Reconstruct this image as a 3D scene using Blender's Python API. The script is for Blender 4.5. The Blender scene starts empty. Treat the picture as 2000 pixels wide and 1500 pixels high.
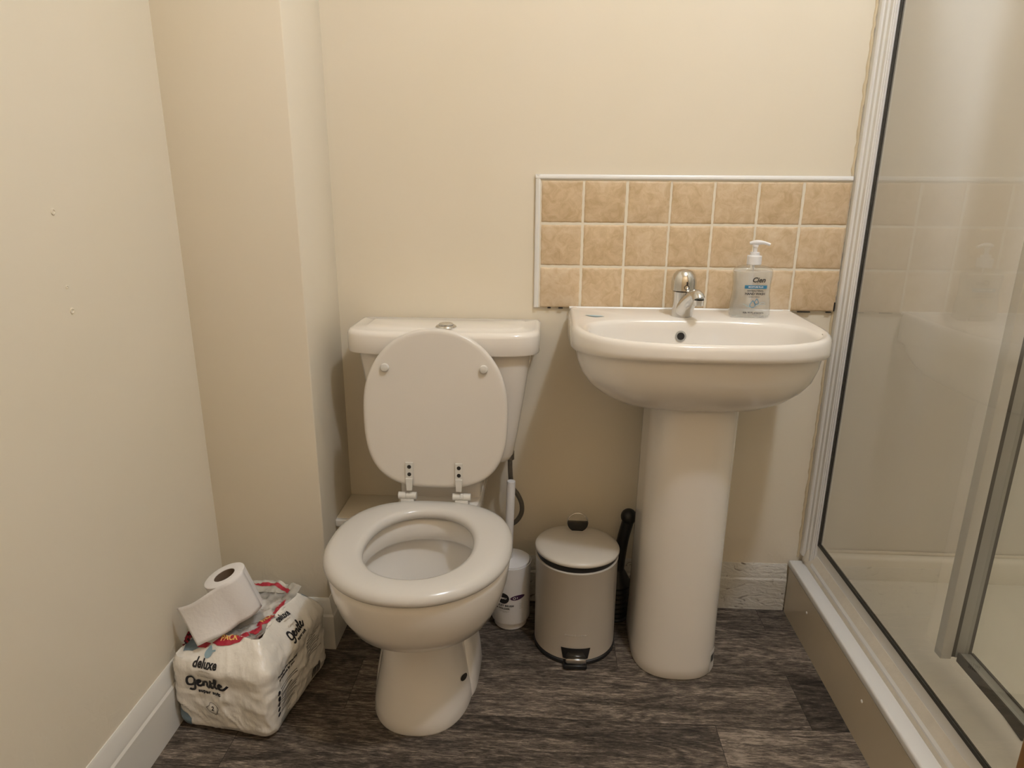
import bpy, bmesh, math, random
from mathutils import Vector, Matrix
from mathutils.bvhtree import BVHTree

SC = bpy.context.scene
COL = SC.collection
PI = math.pi

# ------------------------------------------------------------------ camera
def make_camera():
    cd = bpy.data.cameras.new('camera')
    co = bpy.data.objects.new('camera', cd)
    COL.objects.link(co)
    cd.sensor_fit = 'HORIZONTAL'
    cd.sensor_width = 36.0
    cd.lens = 36.0 * 1315.56 / 2000.0
    cd.clip_start = 0.02
    p, y, r = 0.2875, 0.0506, 0.0074          # pitch down, yaw left, roll
    Rz = Matrix(((math.cos(y), math.sin(y), 0), (-math.sin(y), math.cos(y), 0), (0, 0, 1)))
    B = Matrix(((1, 0, 0), (0, 0, -1), (0, 1, 0)))
    Rx = Matrix(((1, 0, 0), (0, math.cos(p), -math.sin(p)), (0, math.sin(p), math.cos(p))))
    Rr = Matrix(((math.cos(r), -math.sin(r), 0), (math.sin(r), math.cos(r), 0), (0, 0, 1)))
    R = Rr @ Rx @ B @ Rz
    M = Matrix((R[0], -R[1], -R[2])).transposed().to_4x4()
    M.translation = (0.0193, -1.6629, 1.1303)
    co.matrix_world = M
    SC.camera = co
make_camera()

# ------------------------------------------------------------------ world and exposure
w = bpy.data.worlds.new('world')
SC.world = w
w.use_nodes = True
w.node_tree.nodes['Background'].inputs[0].default_value = (0.02, 0.018, 0.015, 1)
w.node_tree.nodes['Background'].inputs[1].default_value = 0.2
SC.view_settings.view_transform = 'Standard'
SC.view_settings.look = 'None'
SC.view_settings.gamma = 1.0
SC.view_settings.use_curve_mapping = False
SC.view_settings.exposure = 0.0
LAMP_AT = (0.62, -1.14, 2.62)
LAMP_POWER = 43.5
LAMP_COLOUR = (0.875, 0.965, 1.09)
LAMP_RADIUS = 0.06

# ------------------------------------------------------------------ materials
def new_mat(name):
    m = bpy.data.materials.new(name)
    m.use_nodes = True
    nt = m.node_tree
    b = nt.nodes['Principled BSDF']
    return m, nt, b

def N(nt, t, **kw):
    n = nt.nodes.new(t)
    for k, v in kw.items():
        setattr(n, k, v)
    return n

def plain(name, col, rough=0.5, metal=0.0, spec=0.5, coat=0.0, bump=0.0, bscale=40.0, var=0.0, vscale=6.0, stretch=(1, 1, 1)):
    m, nt, b = new_mat(name)
    b.inputs['Base Color'].default_value = (*col, 1)
    b.inputs['Roughness'].default_value = rough
    b.inputs['Metallic'].default_value = metal
    b.inputs['Specular IOR Level'].default_value = spec
    b.inputs['Coat Weight'].default_value = coat
    b.inputs['Coat Roughness'].default_value = 0.08
    tc = N(nt, 'ShaderNodeTexCoord')
    mp = N(nt, 'ShaderNodeMapping')
    mp.inputs['Scale'].default_value = stretch
    nt.links.new(tc.outputs['Object'], mp.inputs['Vector'])
    if bump > 0:
        n = N(nt, 'ShaderNodeTexNoise')
        n.inputs['Scale'].default_value = bscale
        n.inputs['Detail'].default_value = 5
        bp = N(nt, 'ShaderNodeBump')
        bp.inputs['Strength'].default_value = bump
        bp.inputs['Distance'].default_value = 0.003
        nt.links.new(mp.outputs[0], n.inputs['Vector'])
        nt.links.new(n.outputs['Fac'], bp.inputs['Height'])
        nt.links.new(bp.outputs[0], b.inputs['Normal'])
    if var > 0:
        n = N(nt, 'ShaderNodeTexNoise')
        n.inputs['Scale'].default_value = vscale
        n.inputs['Detail'].default_value = 4
        mx = N(nt, 'ShaderNodeMix', data_type='RGBA')
        mx.inputs[6].default_value = (*[c * (1 - var) for c in col], 1)
        mx.inputs[7].default_value = (*[min(1, c * (1 + var)) for c in col], 1)
        nt.links.new(mp.outputs[0], n.inputs['Vector'])
        nt.links.new(n.outputs['Fac'], mx.inputs[0])
        nt.links.new(mx.outputs[2], b.inputs['Base Color'])
    return m

def paint_wall(name, col, damp=0.0):
    """Satin paint with roller texture; blistered paint in the damp band near the floor."""
    m, nt, b = new_mat(name)
    L = nt.links.new
    b.inputs['Roughness'].default_value = 0.42
    b.inputs['Specular IOR Level'].default_value = 0.35
    tc = N(nt, 'ShaderNodeTexCoord')
    n1 = N(nt, 'ShaderNodeTexNoise'); n1.inputs['Scale'].default_value = 3.0; n1.inputs['Detail'].default_value = 5
    L(tc.outputs['Object'], n1.inputs['Vector'])
    mx = N(nt, 'ShaderNodeMix', data_type='RGBA')
    mx.inputs[6].default_value = (col[0] * .97, col[1] * .965, col[2] * .94, 1)
    mx.inputs[7].default_value = (min(1, col[0] * 1.03), min(1, col[1] * 1.03), min(1, col[2] * 1.06), 1)
    L(n1.outputs['Fac'], mx.inputs[0]); L(mx.outputs[2], b.inputs['Base Color'])
    n2 = N(nt, 'ShaderNodeTexNoise'); n2.inputs['Scale'].default_value = 55; n2.inputs['Detail'].default_value = 6
    n3 = N(nt, 'ShaderNodeTexNoise'); n3.inputs['Scale'].default_value = 7; n3.inputs['Detail'].default_value = 2
    L(tc.outputs['Object'], n2.inputs['Vector']); L(tc.outputs['Object'], n3.inputs['Vector'])
    add = N(nt, 'ShaderNodeMath', operation='MULTIPLY_ADD'); add.inputs[1].default_value = 0.25
    L(n2.outputs['Fac'], add.inputs[0]); L(n3.outputs['Fac'], add.inputs[2])
    height = add.outputs[0]
    if damp > 0:
        sx = N(nt, 'ShaderNodeSeparateXYZ'); L(tc.outputs['Object'], sx.inputs[0])
        mr = N(nt, 'ShaderNodeMapRange')
        mr.inputs['From Min'].default_value = 0.36; mr.inputs['From Max'].default_value = 0.16
        mr.inputs['To Min'].default_value = 0; mr.inputs['To Max'].default_value = 1
        L(sx.outputs['Z'], mr.inputs['Value'])
        v = N(nt, 'ShaderNodeTexNoise'); v.inputs['Scale'].default_value = 38; v.inputs['Detail'].default_value = 3; v.inputs['Distortion'].default_value = .6
        L(tc.outputs['Object'], v.inputs['Vector'])
        rp = N(nt, 'ShaderNodeValToRGB'); rp.color_ramp.elements[0].position = .52; rp.color_ramp.elements[1].position = .66
        L(v.outputs['Fac'], rp.inputs[0])
        mu = N(nt, 'ShaderNodeMath', operation='MULTIPLY'); L(rp.outputs[0], mu.inputs[0]); L(mr.outputs[0], mu.inputs[1])
        ma = N(nt, 'ShaderNodeMath', operation='MULTIPLY_ADD'); ma.inputs[1].default_value = damp
        L(mu.outputs[0], ma.inputs[0]); L(height, ma.inputs[2])
        height = ma.outputs[0]
    bp = N(nt, 'ShaderNodeBump'); bp.inputs['Strength'].default_value = 0.22; bp.inputs['Distance'].default_value = 0.004
    L(height, bp.inputs['Height']); L(bp.outputs[0], b.inputs['Normal'])
    return m

def thin_glass(name, tint, strength, dirt=0.0, dirtcol=(.5, .5, .45), rough=0.0, ior=1.45, haze_scale=5):
    m = bpy.data.materials.new(name)
    m.use_nodes = True
    nt = m.node_tree
    nt.nodes.remove(nt.nodes['Principled BSDF'])
    out = nt.nodes['Material Output']
    L = nt.links.new
    tr = N(nt, 'ShaderNodeBsdfTransparent'); tr.inputs[0].default_value = (*tint, 1)
    gl = N(nt, 'ShaderNodeBsdfGlossy'); gl.inputs['Roughness'].default_value = rough
    df = N(nt, 'ShaderNodeBsdfDiffuse'); df.inputs[0].default_value = (*dirtcol, 1)
    fr = N(nt, 'ShaderNodeFresnel'); fr.inputs['IOR'].default_value = ior
    ge = N(nt, 'ShaderNodeNewGeometry')
    inv = N(nt, 'ShaderNodeMath', operation='SUBTRACT'); inv.inputs[0].default_value = 1.0
    L(ge.outputs['Backfacing'], inv.inputs[1])
    m1 = N(nt, 'ShaderNodeMath', operation='MULTIPLY'); m1.inputs[1].default_value = strength
    L(fr.outputs[0], m1.inputs[0])
    m2 = N(nt, 'ShaderNodeMath', operation='MULTIPLY'); m2.use_clamp = True
    L(m1.outputs[0], m2.inputs[0]); L(inv.outputs[0], m2.inputs[1])
    mixd = N(nt, 'ShaderNodeMixShader')
    L(tr.outputs[0], mixd.inputs[1]); L(df.outputs[0], mixd.inputs[2])
    if dirt > 0:
        tc = N(nt, 'ShaderNodeTexCoord')
        nz = N(nt, 'ShaderNodeTexNoise'); nz.inputs['Scale'].default_value = haze_scale; nz.inputs['Detail'].default_value = 6
        L(tc.outputs['Object'], nz.inputs['Vector'])
        mr = N(nt, 'ShaderNodeMapRange'); mr.inputs['From Min'].default_value = .3; mr.inputs['From Max'].default_value = .7
        mr.inputs['To Min'].default_value = dirt * .75; mr.inputs['To Max'].default_value = dirt * 1.25
        L(nz.outputs['Fac'], mr.inputs['Value'])
        mm = N(nt, 'ShaderNodeMath', operation='MULTIPLY'); L(mr.outputs[0], mm.inputs[0]); L(inv.outputs[0], mm.inputs[1])
        L(mm.outputs[0], mixd.inputs[0])
    else:
        mixd.inputs[0].default_value = 0
    mix = N(nt, 'ShaderNodeMixShader')
    L(m2.outputs[0], mix.inputs[0]); L(mixd.outputs[0], mix.inputs[1]); L(gl.outputs[0], mix.inputs[2])
    L(mix.outputs[0], out.inputs['Surface'])
    return m

def tile_mat():
    m, nt, b = new_mat('stone_tile')
    L = nt.links.new
    b.inputs['Roughness'].default_value = 0.5
    tc = N(nt, 'ShaderNodeTexCoord')
    at = N(nt, 'ShaderNodeAttribute'); at.attribute_name = 'tone'
    ad = N(nt, 'ShaderNodeVectorMath', operation='ADD')
    L(tc.outputs['Object'], ad.inputs[0]); L(at.outputs['Vector'], ad.inputs[1])
    n = N(nt, 'ShaderNodeTexNoise'); n.inputs['Scale'].default_value = 42; n.inputs['Detail'].default_value = 8; n.inputs['Roughness'].default_value = .65
    n.inputs['Distortion'].default_value = 0.8
    L(ad.outputs[0], n.inputs['Vector'])
    rp = N(nt, 'ShaderNodeValToRGB')
    e = rp.color_ramp.elements
    e[0].position = .3; e[0].color = (.54, .39, .225, 1)
    e[1].position = .72; e[1].color = (.72, .585, .42, 1)
    k = e.new(.5); k.color = (.645, .49, .315, 1)
    ma = N(nt, 'ShaderNodeMath', operation='MULTIPLY_ADD'); ma.inputs[1].default_value = .16; 
    L(at.outputs['Fac'], ma.inputs[0]); L(n.outputs['Fac'], ma.inputs[2])
    sb = N(nt, 'ShaderNodeMath', operation='SUBTRACT'); sb.inputs[1].default_value = .08
    L(ma.outputs[0], sb.inputs[0]); L(sb.outputs[0], rp.inputs[0])
    L(rp.outputs[0], b.inputs['Base Color'])
    n2 = N(nt, 'ShaderNodeTexNoise'); n2.inputs['Scale'].default_value = 70; n2.inputs['Detail'].default_value = 6
    L(tc.outputs['Object'], n2.inputs['Vector'])
    bp = N(nt, 'ShaderNodeBump'); bp.inputs['Strength'].default_value = .35; bp.inputs['Distance'].default_value = .002
    L(n2.outputs['Fac'], bp.inputs['Height']); L(bp.outputs[0], b.inputs['Normal'])
    return m

def floor_mat():
    m, nt, b = new_mat('wood_vinyl')
    L = nt.links.new
    tc = N(nt, 'ShaderNodeTexCoord')
    at = N(nt, 'ShaderNodeAttribute'); at.attribute_name = 'tone'
    sc = N(nt, 'ShaderNodeVectorMath', operation='SCALE'); sc.inputs['Scale'].default_value = 17.0
    L(at.outputs['Vector'], sc.inputs[0])
    ad = N(nt, 'ShaderNodeVectorMath', operation='ADD')
    L(tc.outputs['Object'], ad.inputs[0]); L(sc.outputs[0], ad.inputs[1])
    # broad figure
    mp0 = N(nt, 'ShaderNodeMapping'); mp0.inputs['Scale'].default_value = (2.2, 11, 1)
    L(ad.outputs[0], mp0.inputs[0])
    n0 = N(nt, 'ShaderNodeTexNoise'); n0.inputs['Scale'].default_value = 1.6; n0.inputs['Detail'].default_value = 6; n0.inputs['Roughness'].default_value = .6; n0.inputs['Distortion'].default_value = 1.0
    L(mp0.outputs[0], n0.inputs['Vector'])
    # fine grain along the plank
    mp1 = N(nt, 'ShaderNodeMapping'); mp1.inputs['Scale'].default_value = (26, 190, 1)
    L(ad.outputs[0], mp1.inputs[0])
    n1 = N(nt, 'ShaderNodeTexNoise'); n1.inputs['Scale'].default_value = 1.7; n1.inputs['Detail'].default_value = 8; n1.inputs['Roughness'].default_value = .78; n1.inputs['Distortion'].default_value = .7
    L(mp1.outputs[0], n1.inputs['Vector'])
    # cathedral rings
    mp2 = N(nt, 'ShaderNodeMapping'); mp2.inputs['Scale'].default_value = (2.4, 13, 1)
    L(ad.outputs[0], mp2.inputs[0])
    n2 = N(nt, 'ShaderNodeTexNoise'); n2.inputs['Scale'].default_value = 1.0; n2.inputs['Detail'].default_value = 1.5; n2.inputs['Distortion'].default_value = .7
    L(mp2.outputs[0], n2.inputs['Vector'])
    mu = N(nt, 'ShaderNodeMath', operation='MULTIPLY'); mu.inputs[1].default_value = 26
    L(n2.outputs['Fac'], mu.inputs[0])
    fr = N(nt, 'ShaderNodeMath', operation='PINGPONG'); fr.inputs[1].default_value = 1.0
    L(mu.outputs[0], fr.inputs[0])
    # combine : .42*n1 + .38*n0 + .13*rings + tone
    a1 = N(nt, 'ShaderNodeMath', operation='MULTIPLY'); a1.inputs[1].default_value = 1.0; L(n1.outputs['Fac'], a1.inputs[0])
    a2 = N(nt, 'ShaderNodeMath', operation='MULTIPLY_ADD'); a2.inputs[1].default_value = .42; L(n0.outputs['Fac'], a2.inputs[0]); L(a1.outputs[0], a2.inputs[2])
    a3 = N(nt, 'ShaderNodeMath', operation='MULTIPLY_ADD'); a3.inputs[1].default_value = .10; L(fr.outputs[0], a3.inputs[0]); L(a2.outputs[0], a3.inputs[2])
    a4 = N(nt, 'ShaderNodeMath', operation='MULTIPLY_ADD'); a4.inputs[1].default_value = .27; L(at.outputs['Fac'], a4.inputs[0]); L(a3.outputs[0], a4.inputs[2])
    rp = N(nt, 'ShaderNodeValToRGB')
    e = rp.color_ramp.elements
    e[0].position = .635; e[0].color = (.012, .009, .0075, 1)
    e[1].position = 1.0; e[1].color = (.34, .28, .225, 1)
    k = e.new(.775); k.color = (.052, .041, .033, 1)
    k = e.new(.895); k.color = (.155, .122, .095, 1)
    L(a4.outputs[0], rp.inputs[0])
    L(rp.outputs[0], b.inputs['Base Color'])
    b.inputs['Roughness'].default_value = .5
    b.inputs['Specular IOR Level'].default_value = .35
    bp = N(nt, 'ShaderNodeBump'); bp.inputs['Strength'].default_value = .25; bp.inputs['Distance'].default_value = .0015
    L(a3.outputs[0], bp.inputs['Height']); L(bp.outputs[0], b.inputs['Normal'])
    return m

def peeling_paint(name, col):
    m = plain(name, col, .45)
    nt = m.node_tree; L = nt.links.new
    b = nt.nodes['Principled BSDF']
    tc = N(nt, 'ShaderNodeTexCoord')
    mp = N(nt, 'ShaderNodeMapping'); mp.inputs['Scale'].default_value = (1, 1, 2.2)
    L(tc.outputs['Object'], mp.inputs[0])
    n = N(nt, 'ShaderNodeTexNoise'); n.inputs['Scale'].default_value = 30; n.inputs['Detail'].default_value = 6; n.inputs['Distortion'].default_value = 1.2
    L(mp.outputs[0], n.inputs['Vector'])
    rp = N(nt, 'ShaderNodeValToRGB')
    e = rp.color_ramp.elements
    e[0].position = .30; e[0].color = (.10, .07, .045, 1)
    e[1].position = .40; e[1].color = (*col, 1)
    L(n.outputs['Fac'], rp.inputs[0]); L(rp.outputs[0], b.inputs['Base Color'])
    bp = N(nt, 'ShaderNodeBump'); bp.inputs['Strength'].default_value = .7; bp.inputs['Distance'].default_value = .006
    L(n.outputs['Fac'], bp.inputs['Height']); L(bp.outputs[0], b.inputs['Normal'])
    return m

M = {}
M['wall'] = paint_wall('cream_wall_paint', (.80, .725, .59), .45)
M['frontwall'] = plain('warm_bounce_wall', (.88, .64, .38), .5)  # made-up orange tint, so the unseen wall bounces warmer light
M['ceiling'] = plain('ceiling_paint', (.95, .84, .66), .8)  # out of view; tint reddened to add warm bounce light
M['showerwall'] = plain('shower_wall_panel', (.76, .72, .655), .35, var=.03, vscale=2.5)
M['trim'] = plain('white_gloss_trim', (.76, .735, .69), .35, bump=.05, bscale=30)
M['peel'] = peeling_paint('peeling_white_paint', (.66, .63, .57))
M['floor'] = floor_mat()
M['tile'] = tile_mat()
M['grout'] = plain('cream_grout', (.80, .73, .60), .8, bump=.2, bscale=90)
M['porcelain'] = plain('white_porcelain', (.82, .775, .72), .12, spec=.5, coat=.3)
M['seat'] = plain('white_seat_gloss', (.60, .572, .535), .22, spec=.5, var=.015)
M['seatlid'] = plain('white_lid_gloss', (.72, .675, .62), .3, spec=.5, var=.015)
M['hinge'] = plain('white_hinge_plastic', (.66, .64, .60), .3)
M['dark'] = plain('dark_hole', (.012, .01, .009), .6)
M['chrome'] = plain('chrome', (.66, .655, .64), .13, 1.0, var=.12, vscale=60)
M['steel'] = plain('braided_steel', (.20, .185, .165), .4, .9, bump=.8, bscale=260)
M['black'] = plain('black_rubber', (.011, .011, .012), .45, bump=.1)
M['blackgloss'] = plain('black_plastic', (.012, .012, .013), .25)
M['bin'] = plain('stone_enamel', (.52, .475, .415), .33, var=.02)
M['binlid'] = plain('stone_enamel_lid', (.60, .555, .49), .33, var=.02)
M['whiteplastic'] = plain('white_plastic', (.80, .79, .80), .35)
M['riser'] = plain('beige_laminate', (.60, .52, .40), .18, spec=.5, var=.04, vscale=3)
M['tray'] = plain('shower_tray_acrylic', (.93, .885, .80), .25, var=.03)
M['trayrim'] = plain('white_tray_rim', (.76, .745, .72), .25)
M['upvc'] = plain('white_upvc', (.80, .785, .76), .3, var=.03)
M['sealant'] = plain('aged_sealant', (.76, .70, .60), .55, bump=.3, bscale=60, var=.12, vscale=25)
M['stain'] = plain('stained_bead', (.66, .55, .37), .6, bump=.3, bscale=80, var=.15, vscale=18)
M['alu'] = plain('grey_aluminium', (.44, .44, .42), .4, .3)
M['gasket'] = plain('dark_gasket', (.035, .031, .024), .5, var=.3, vscale=50)
M['glass'] = thin_glass('shower_glass', (.975, .98, .975), 2.1, .09, (.68, .65, .59))
M['glass2'] = thin_glass('door_glass', (.95, .96, .94), .5, .04, (.5, .5, .45))
M['bottle'] = thin_glass('clear_bottle', (.93, .935, .93), 2.0, .10, (.72, .71, .68), .03, haze_scale=12)
M['liquid'] = thin_glass('clear_soap', (.95, .955, .955), .3, .34, (.86, .855, .845), .05, haze_scale=14)
M['film'] = plain('printed_film', (.84, .80, .735), .24, spec=.5, bump=.6, bscale=24, stretch=(1, 1, .5))
M['film'].node_tree.nodes['Bump'].inputs['Distance'].default_value = .012
M['clearfilm'] = thin_glass('clear_film', (.95, .95, .94), 2.8, .40, (.84, .81, .76), .10, haze_scale=30)
M['paper'] = plain('tissue_paper', (.80, .765, .75), .9, bump=.25, bscale=120)
M['card'] = plain('card_core', (.15, .10, .065), .8)
M['ink'] = plain('black_ink', (.012, .012, .016), .5)
M['inkgrey'] = plain('faded_ink', (.30, .27, .24), .6)
M['inkgold'] = plain('gold_ink', (.42, .33, .22), .6)
M['inkblue'] = plain('blue_ink', (.035, .20, .36), .5)
M['inkpale'] = plain('pale_blue_ink', (.30, .42, .48), .5)
M['inkteal'] = plain('slate_print_and_hollow', (.17, .24, .29), .35, var=.3, vscale=40)
M['inkred'] = plain('red_print', (.42, .022, .045), .3, var=.2, vscale=60)
M['inkyellow'] = plain('yellow_print', (.85, .55, .16), .4)
M['inkwhite'] = plain('white_ink', (.82, .80, .78), .5)
M['inkpurple'] = plain('purple_ink', (.055, .02, .065), .5)
M['sticker'] = plain('pale_blue_sticker', (.36, .50, .56), .5)
M['labelpaper'] = plain('white_label', (.72, .70, .66), .5)
M['wood'] = plain('varnished_wood', (.34, .17, .055), .35, var=.35, vscale=10, stretch=(8, 8, .6))
M['silver'] = plain('silver_print', (.75, .73, .69), .35, .4)

# ------------------------------------------------------------------ mesh helpers
class MB:
    def __init__(s):
        s.v, s.f, s.m = [], [], []
    def add(s, v, f, mi=0):
        o = len(s.v)
        s.v += [tuple(p) for p in v]
        s.f += [tuple(i + o for i in q) for q in f]
        s.m += [mi] * len(f)
        return s
    def xf(s, mat):
        s.v = [tuple(mat @ Vector(p)) for p in s.v]
        return s
    def mesh(s, name):
        me = bpy.data.meshes.new(name)
        me.from_pydata(s.v, [], s.f)
        me.validate()
        return me
    def build(s, name, mats, parent=None, smooth=True, angle=38, fix=True):
        me = s.mesh(name)
        if not isinstance(mats, (list, tuple)):
            mats = [mats]
        for m in mats:
            me.materials.append(m)
        if len(mats) > 1:
            for p, mi in zip(me.polygons, s.m):
                p.material_index = mi
        if fix:
            bm = bmesh.new(); bm.from_mesh(me)
            bmesh.ops.recalc_face_normals(bm, faces=bm.faces)
            bm.to_mesh(me); bm.free()
        if smooth:
            me.polygons.foreach_set('use_smooth', [True] * len(me.polygons))
            me.set_sharp_from_angle(angle=math.radians(angle))
        o = bpy.data.objects.new(name, me)
        COL.objects.link(o)
        if parent is not None:
            o.parent = parent
            wl = Vector((0, 0, 0))
            q = parent
            while q is not None:
                wl += q.location
                q = q.parent
            o.location = -wl
        return o

def box_vf(x0, x1, y0, y1, z0, z1):
    v = [(x0, y0, z0), (x1, y0, z0), (x1, y1, z0), (x0, y1, z0), (x0, y0, z1), (x1, y0, z1), (x1, y1, z1), (x0, y1, z1)]
    f = [(0, 3, 2, 1), (4, 5, 6, 7), (0, 1, 5, 4), (1, 2, 6, 5), (2, 3, 7, 6), (3, 0, 4, 7)]
    return v, f

def bevel_box(x0, x1, y0, y1, z0, z1, r=.004, seg=3):
    bm = bmesh.new()
    v, f = box_vf(x0, x1, y0, y1, z0, z1)
    vs = [bm.verts.new(p) for p in v]
    for q in f:
        bm.faces.new([vs[i] for i in q])
    bmesh.ops.bevel(bm, geom=list(bm.edges), offset=r, segments=seg, affect='EDGES', profile=.5)
    bm.verts.index_update()
    out = [tuple(p.co) for p in bm.verts], [tuple(p.index for p in q.verts) for q in bm.faces]
    bm.free()
    return out

def loft(rings, cap0=True, cap1=True, closed=True):
    n = len(rings[0])
    v = [p for r in rings for p in r]
    f = []
    for k in range(len(rings) - 1):
        for i in range(n if closed else n - 1):
            j = (i + 1) % n
            f.append((k * n + i, k * n + j, (k + 1) * n + j, (k + 1) * n + i))
    if cap0:
        f.append(tuple(range(n))[::-1])
    if cap1:
        f.append(tuple((len(rings) - 1) * n + i for i in range(n)))
    return v, f

def lathe(prof, n=40, c=(0, 0, 0), cap0=True, cap1=True):
    rings = [[(c[0] + r * math.cos(2 * PI * i / n), c[1] + r * math.sin(2 * PI * i / n), c[2] + z) for i in range(n)] for r, z in prof]
    return loft(rings, cap0, cap1)

def smooth_path(pts, sub=8):
    P = [Vector(p) for p in pts]
    out = []
    for i in range(len(P) - 1):
        p0, p1, p2, p3 = P[max(i - 1, 0)], P[i], P[i + 1], P[min(i + 2, len(P) - 1)]
        for k in range(sub):
            t = k / sub
            out.append(.5 * ((2 * p1) + (p2 - p0) * t + (2 * p0 - 5 * p1 + 4 * p2 - p3) * t * t + (3 * p1 - p0 - 3 * p2 + p3) * t ** 3))
    out.append(P[-1])
    return out

def tube(path, r, n=12, cap=True):
    P = [Vector(p) for p in path]
    rr = r if isinstance(r, (list, tuple)) else [r] * len(P)
    rings = []
    up = Vector((0.13, .2, 1)).normalized()
    last = None
    for i, p in enumerate(P):
        t = (P[min(i + 1, len(P) - 1)] - P[max(i - 1, 0)]).normalized()
        if last is None:
            a = t.cross(up)
            if a.length < .05:
                a = t.cross(Vector((1, 0, 0)))
            a.normalize()
        else:
            a = (last - t * last.dot(t)).normalized()
        last = a
        b = t.cross(a)
        rings.append([p + (a * math.cos(2 * PI * k / n) + b * math.sin(2 * PI * k / n)) * rr[i] for k in range(n)])
    return loft(rings, cap, cap)

def resample_polar(poly, c, n):
    """Point of a closed outline on each of n rays from c."""
    out = []
    m = len(poly)
    for k in range(n):
        a = 2 * PI * k / n
        d = (math.cos(a), math.sin(a))
        best = None
        for i in range(m):
            x1, y1 = poly[i][0] - c[0], poly[i][1] - c[1]
            x2, y2 = poly[(i + 1) % m][0] - c[0], poly[(i + 1) % m][1] - c[1]
            ex, ey = x2 - x1, y2 - y1
            den = d[0] * ey - d[1] * ex
            if abs(den) < 1e-12:
                continue
            t = (x1 * ey - y1 * ex) / den
            s = (x1 * d[1] - y1 * d[0]) / den
            if t > 0 and -1e-9 <= s <= 1 + 1e-9 and (best is None or t > best):
                best = t
        out.append((c[0] + d[0] * best, c[1] + d[1] * best))
    return out

def d_outline(cx, hw, yb, ys, yf, e=.75, n=48, rc=0.0):
    """D shape: straight back at yb, straight sides to ys, curved front reaching yf."""
    pts = []
    if rc > 0:
        for k in range(6):
            a = PI / 2 * k / 5
            pts.append((cx - hw + rc - rc * math.sin(a), yb - rc + rc * math.cos(a)))
    else:
        pts.append((cx - hw, yb))
    for k in range(n + 1):
        t = PI * k / n
        c, s = math.cos(t), math.sin(t)
        pts.append((cx - hw * math.copysign(abs(c) ** e, c), ys + (yf - ys) * abs(s) ** e))
    if rc > 0:
        for k in range(6):
            a = PI / 2 * k / 5
            pts.append((cx + hw - rc + rc * math.cos(a), yb - rc + rc * math.sin(a)))
    else:
        pts.append((cx + hw, yb))
    return pts

def egg(cx, cy, hw, df, db, n=64, ef=2.0, eb=2.3):
    pts = []
    for k in range(n):
        t = 2 * PI * k / n
        c, s = math.cos(t), math.sin(t)
        e = 2 / (eb if s > 0 else ef)
        pts.append((cx + hw * math.copysign(abs(c) ** e, c), cy + (db if s > 0 else df) * math.copysign(abs(s) ** e, s)))
    return pts

def ring(poly, z):
    return [(p[0], p[1], z) for p in poly]

def scale_poly(poly, c, sx, sy=None):
    sy = sx if sy is None else sy
    return [(c[0] + (p[0] - c[0]) * sx, c[1] + (p[1] - c[1]) * sy) for p in poly]

def inset(poly, d):
    n = len(poly)
    out = []
    area = sum(poly[i][0] * poly[(i + 1) % n][1] - poly[(i + 1) % n][0] * poly[i][1] for i in range(n))
    s = 1 if area > 0 else -1
    for i in range(n):
        ax, ay = poly[i - 1]; bx, by = poly[(i + 1) % n]
        tx, ty = bx - ax, by - ay
        L = math.hypot(tx, ty) or 1
        out.append((poly[i][0] - s * ty / L * d, poly[i][1] + s * tx / L * d))
    return out

# ------------------------------------------------------------------ naming helpers
def thing(name, label, cat, loc=(0, 0, 0), group=None):
    o = bpy.data.objects.new(name, None)
    o.empty_display_size = .05
    COL.objects.link(o)
    o.location = loc
    o['label'] = label; o['category'] = cat
    if group:
        o['group'] = group
    return o

def tag(o, label, cat, group=None):
    o['label'] = label; o['category'] = cat
    if group:
        o['group'] = group
    return o

def struct(o):
    o['kind'] = 'structure'
    return o

# ------------------------------------------------------------------ lettering
def text_flat(s, size=1.0, bold=0.0, shear=0.0, spacing=1.0, align='CENTER'):
    cu = bpy.data.curves.new('lettering', 'FONT')
    cu.body = s; cu.size = size; cu.offset = bold; cu.shear = shear; cu.space_character = spacing
    cu.align_x = align; cu.align_y = 'CENTER'; cu.resolution_u = 3
    o = bpy.data.objects.new('lettering', cu)
    COL.objects.link(o)
    bpy.context.view_layer.update()
    me = bpy.data.meshes.new_from_object(o)
    v = [(p.co.x, p.co.y) for p in me.vertices]
    f = [tuple(p.vertices) for p in me.polygons]
    bpy.data.objects.remove(o); bpy.data.curves.remove(cu); bpy.data.meshes.remove(me)
    return v, f

def ribbon_flat(pts, wdt, sub=6):
    P = smooth_path([(p[0], p[1], 0) for p in pts], sub)
    v, f = [], []
    for i, p in enumerate(P):
        t = (P[min(i + 1, len(P) - 1)] - P[max(i - 1, 0)]).normalized()
        nx, ny = -t.y * wdt / 2, t.x * wdt / 2
        v += [(p.x + nx, p.y + ny), (p.x - nx, p.y - ny)]
    for i in range(len(P) - 1):
        f.append((2 * i, 2 * i + 1, 2 * i + 3, 2 * i + 2))
    return v, f

def disc_flat(cx, cy, rx, ry=None, n=24, rot=0):
    ry = rx if ry is None else ry
    v = []
    for k in range(n):
        a = 2 * PI * k / n
        x, y = rx * math.cos(a), ry * math.sin(a)
        v.append((cx + x * math.cos(rot) - y * math.sin(rot), cy + x * math.sin(rot) + y * math.cos(rot)))
    return v, [tuple(range(n))]

def rect_flat(x0, x1, y0, y1):
    return [(x0, y0), (x1, y0), (x1, y1), (x0, y1)], [(0, 1, 2, 3)]

def poly_flat(pts):
    return [tuple(p) for p in pts], [tuple(range(len(pts)))]

def shift(vf, dx, dy, s=1.0, rot=0.0):
    c, n = math.cos(rot), math.sin(rot)
    return [((x * c - y * n) * s + dx, (x * n + y * c) * s + dy) for x, y in vf[0]], vf[1]

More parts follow.
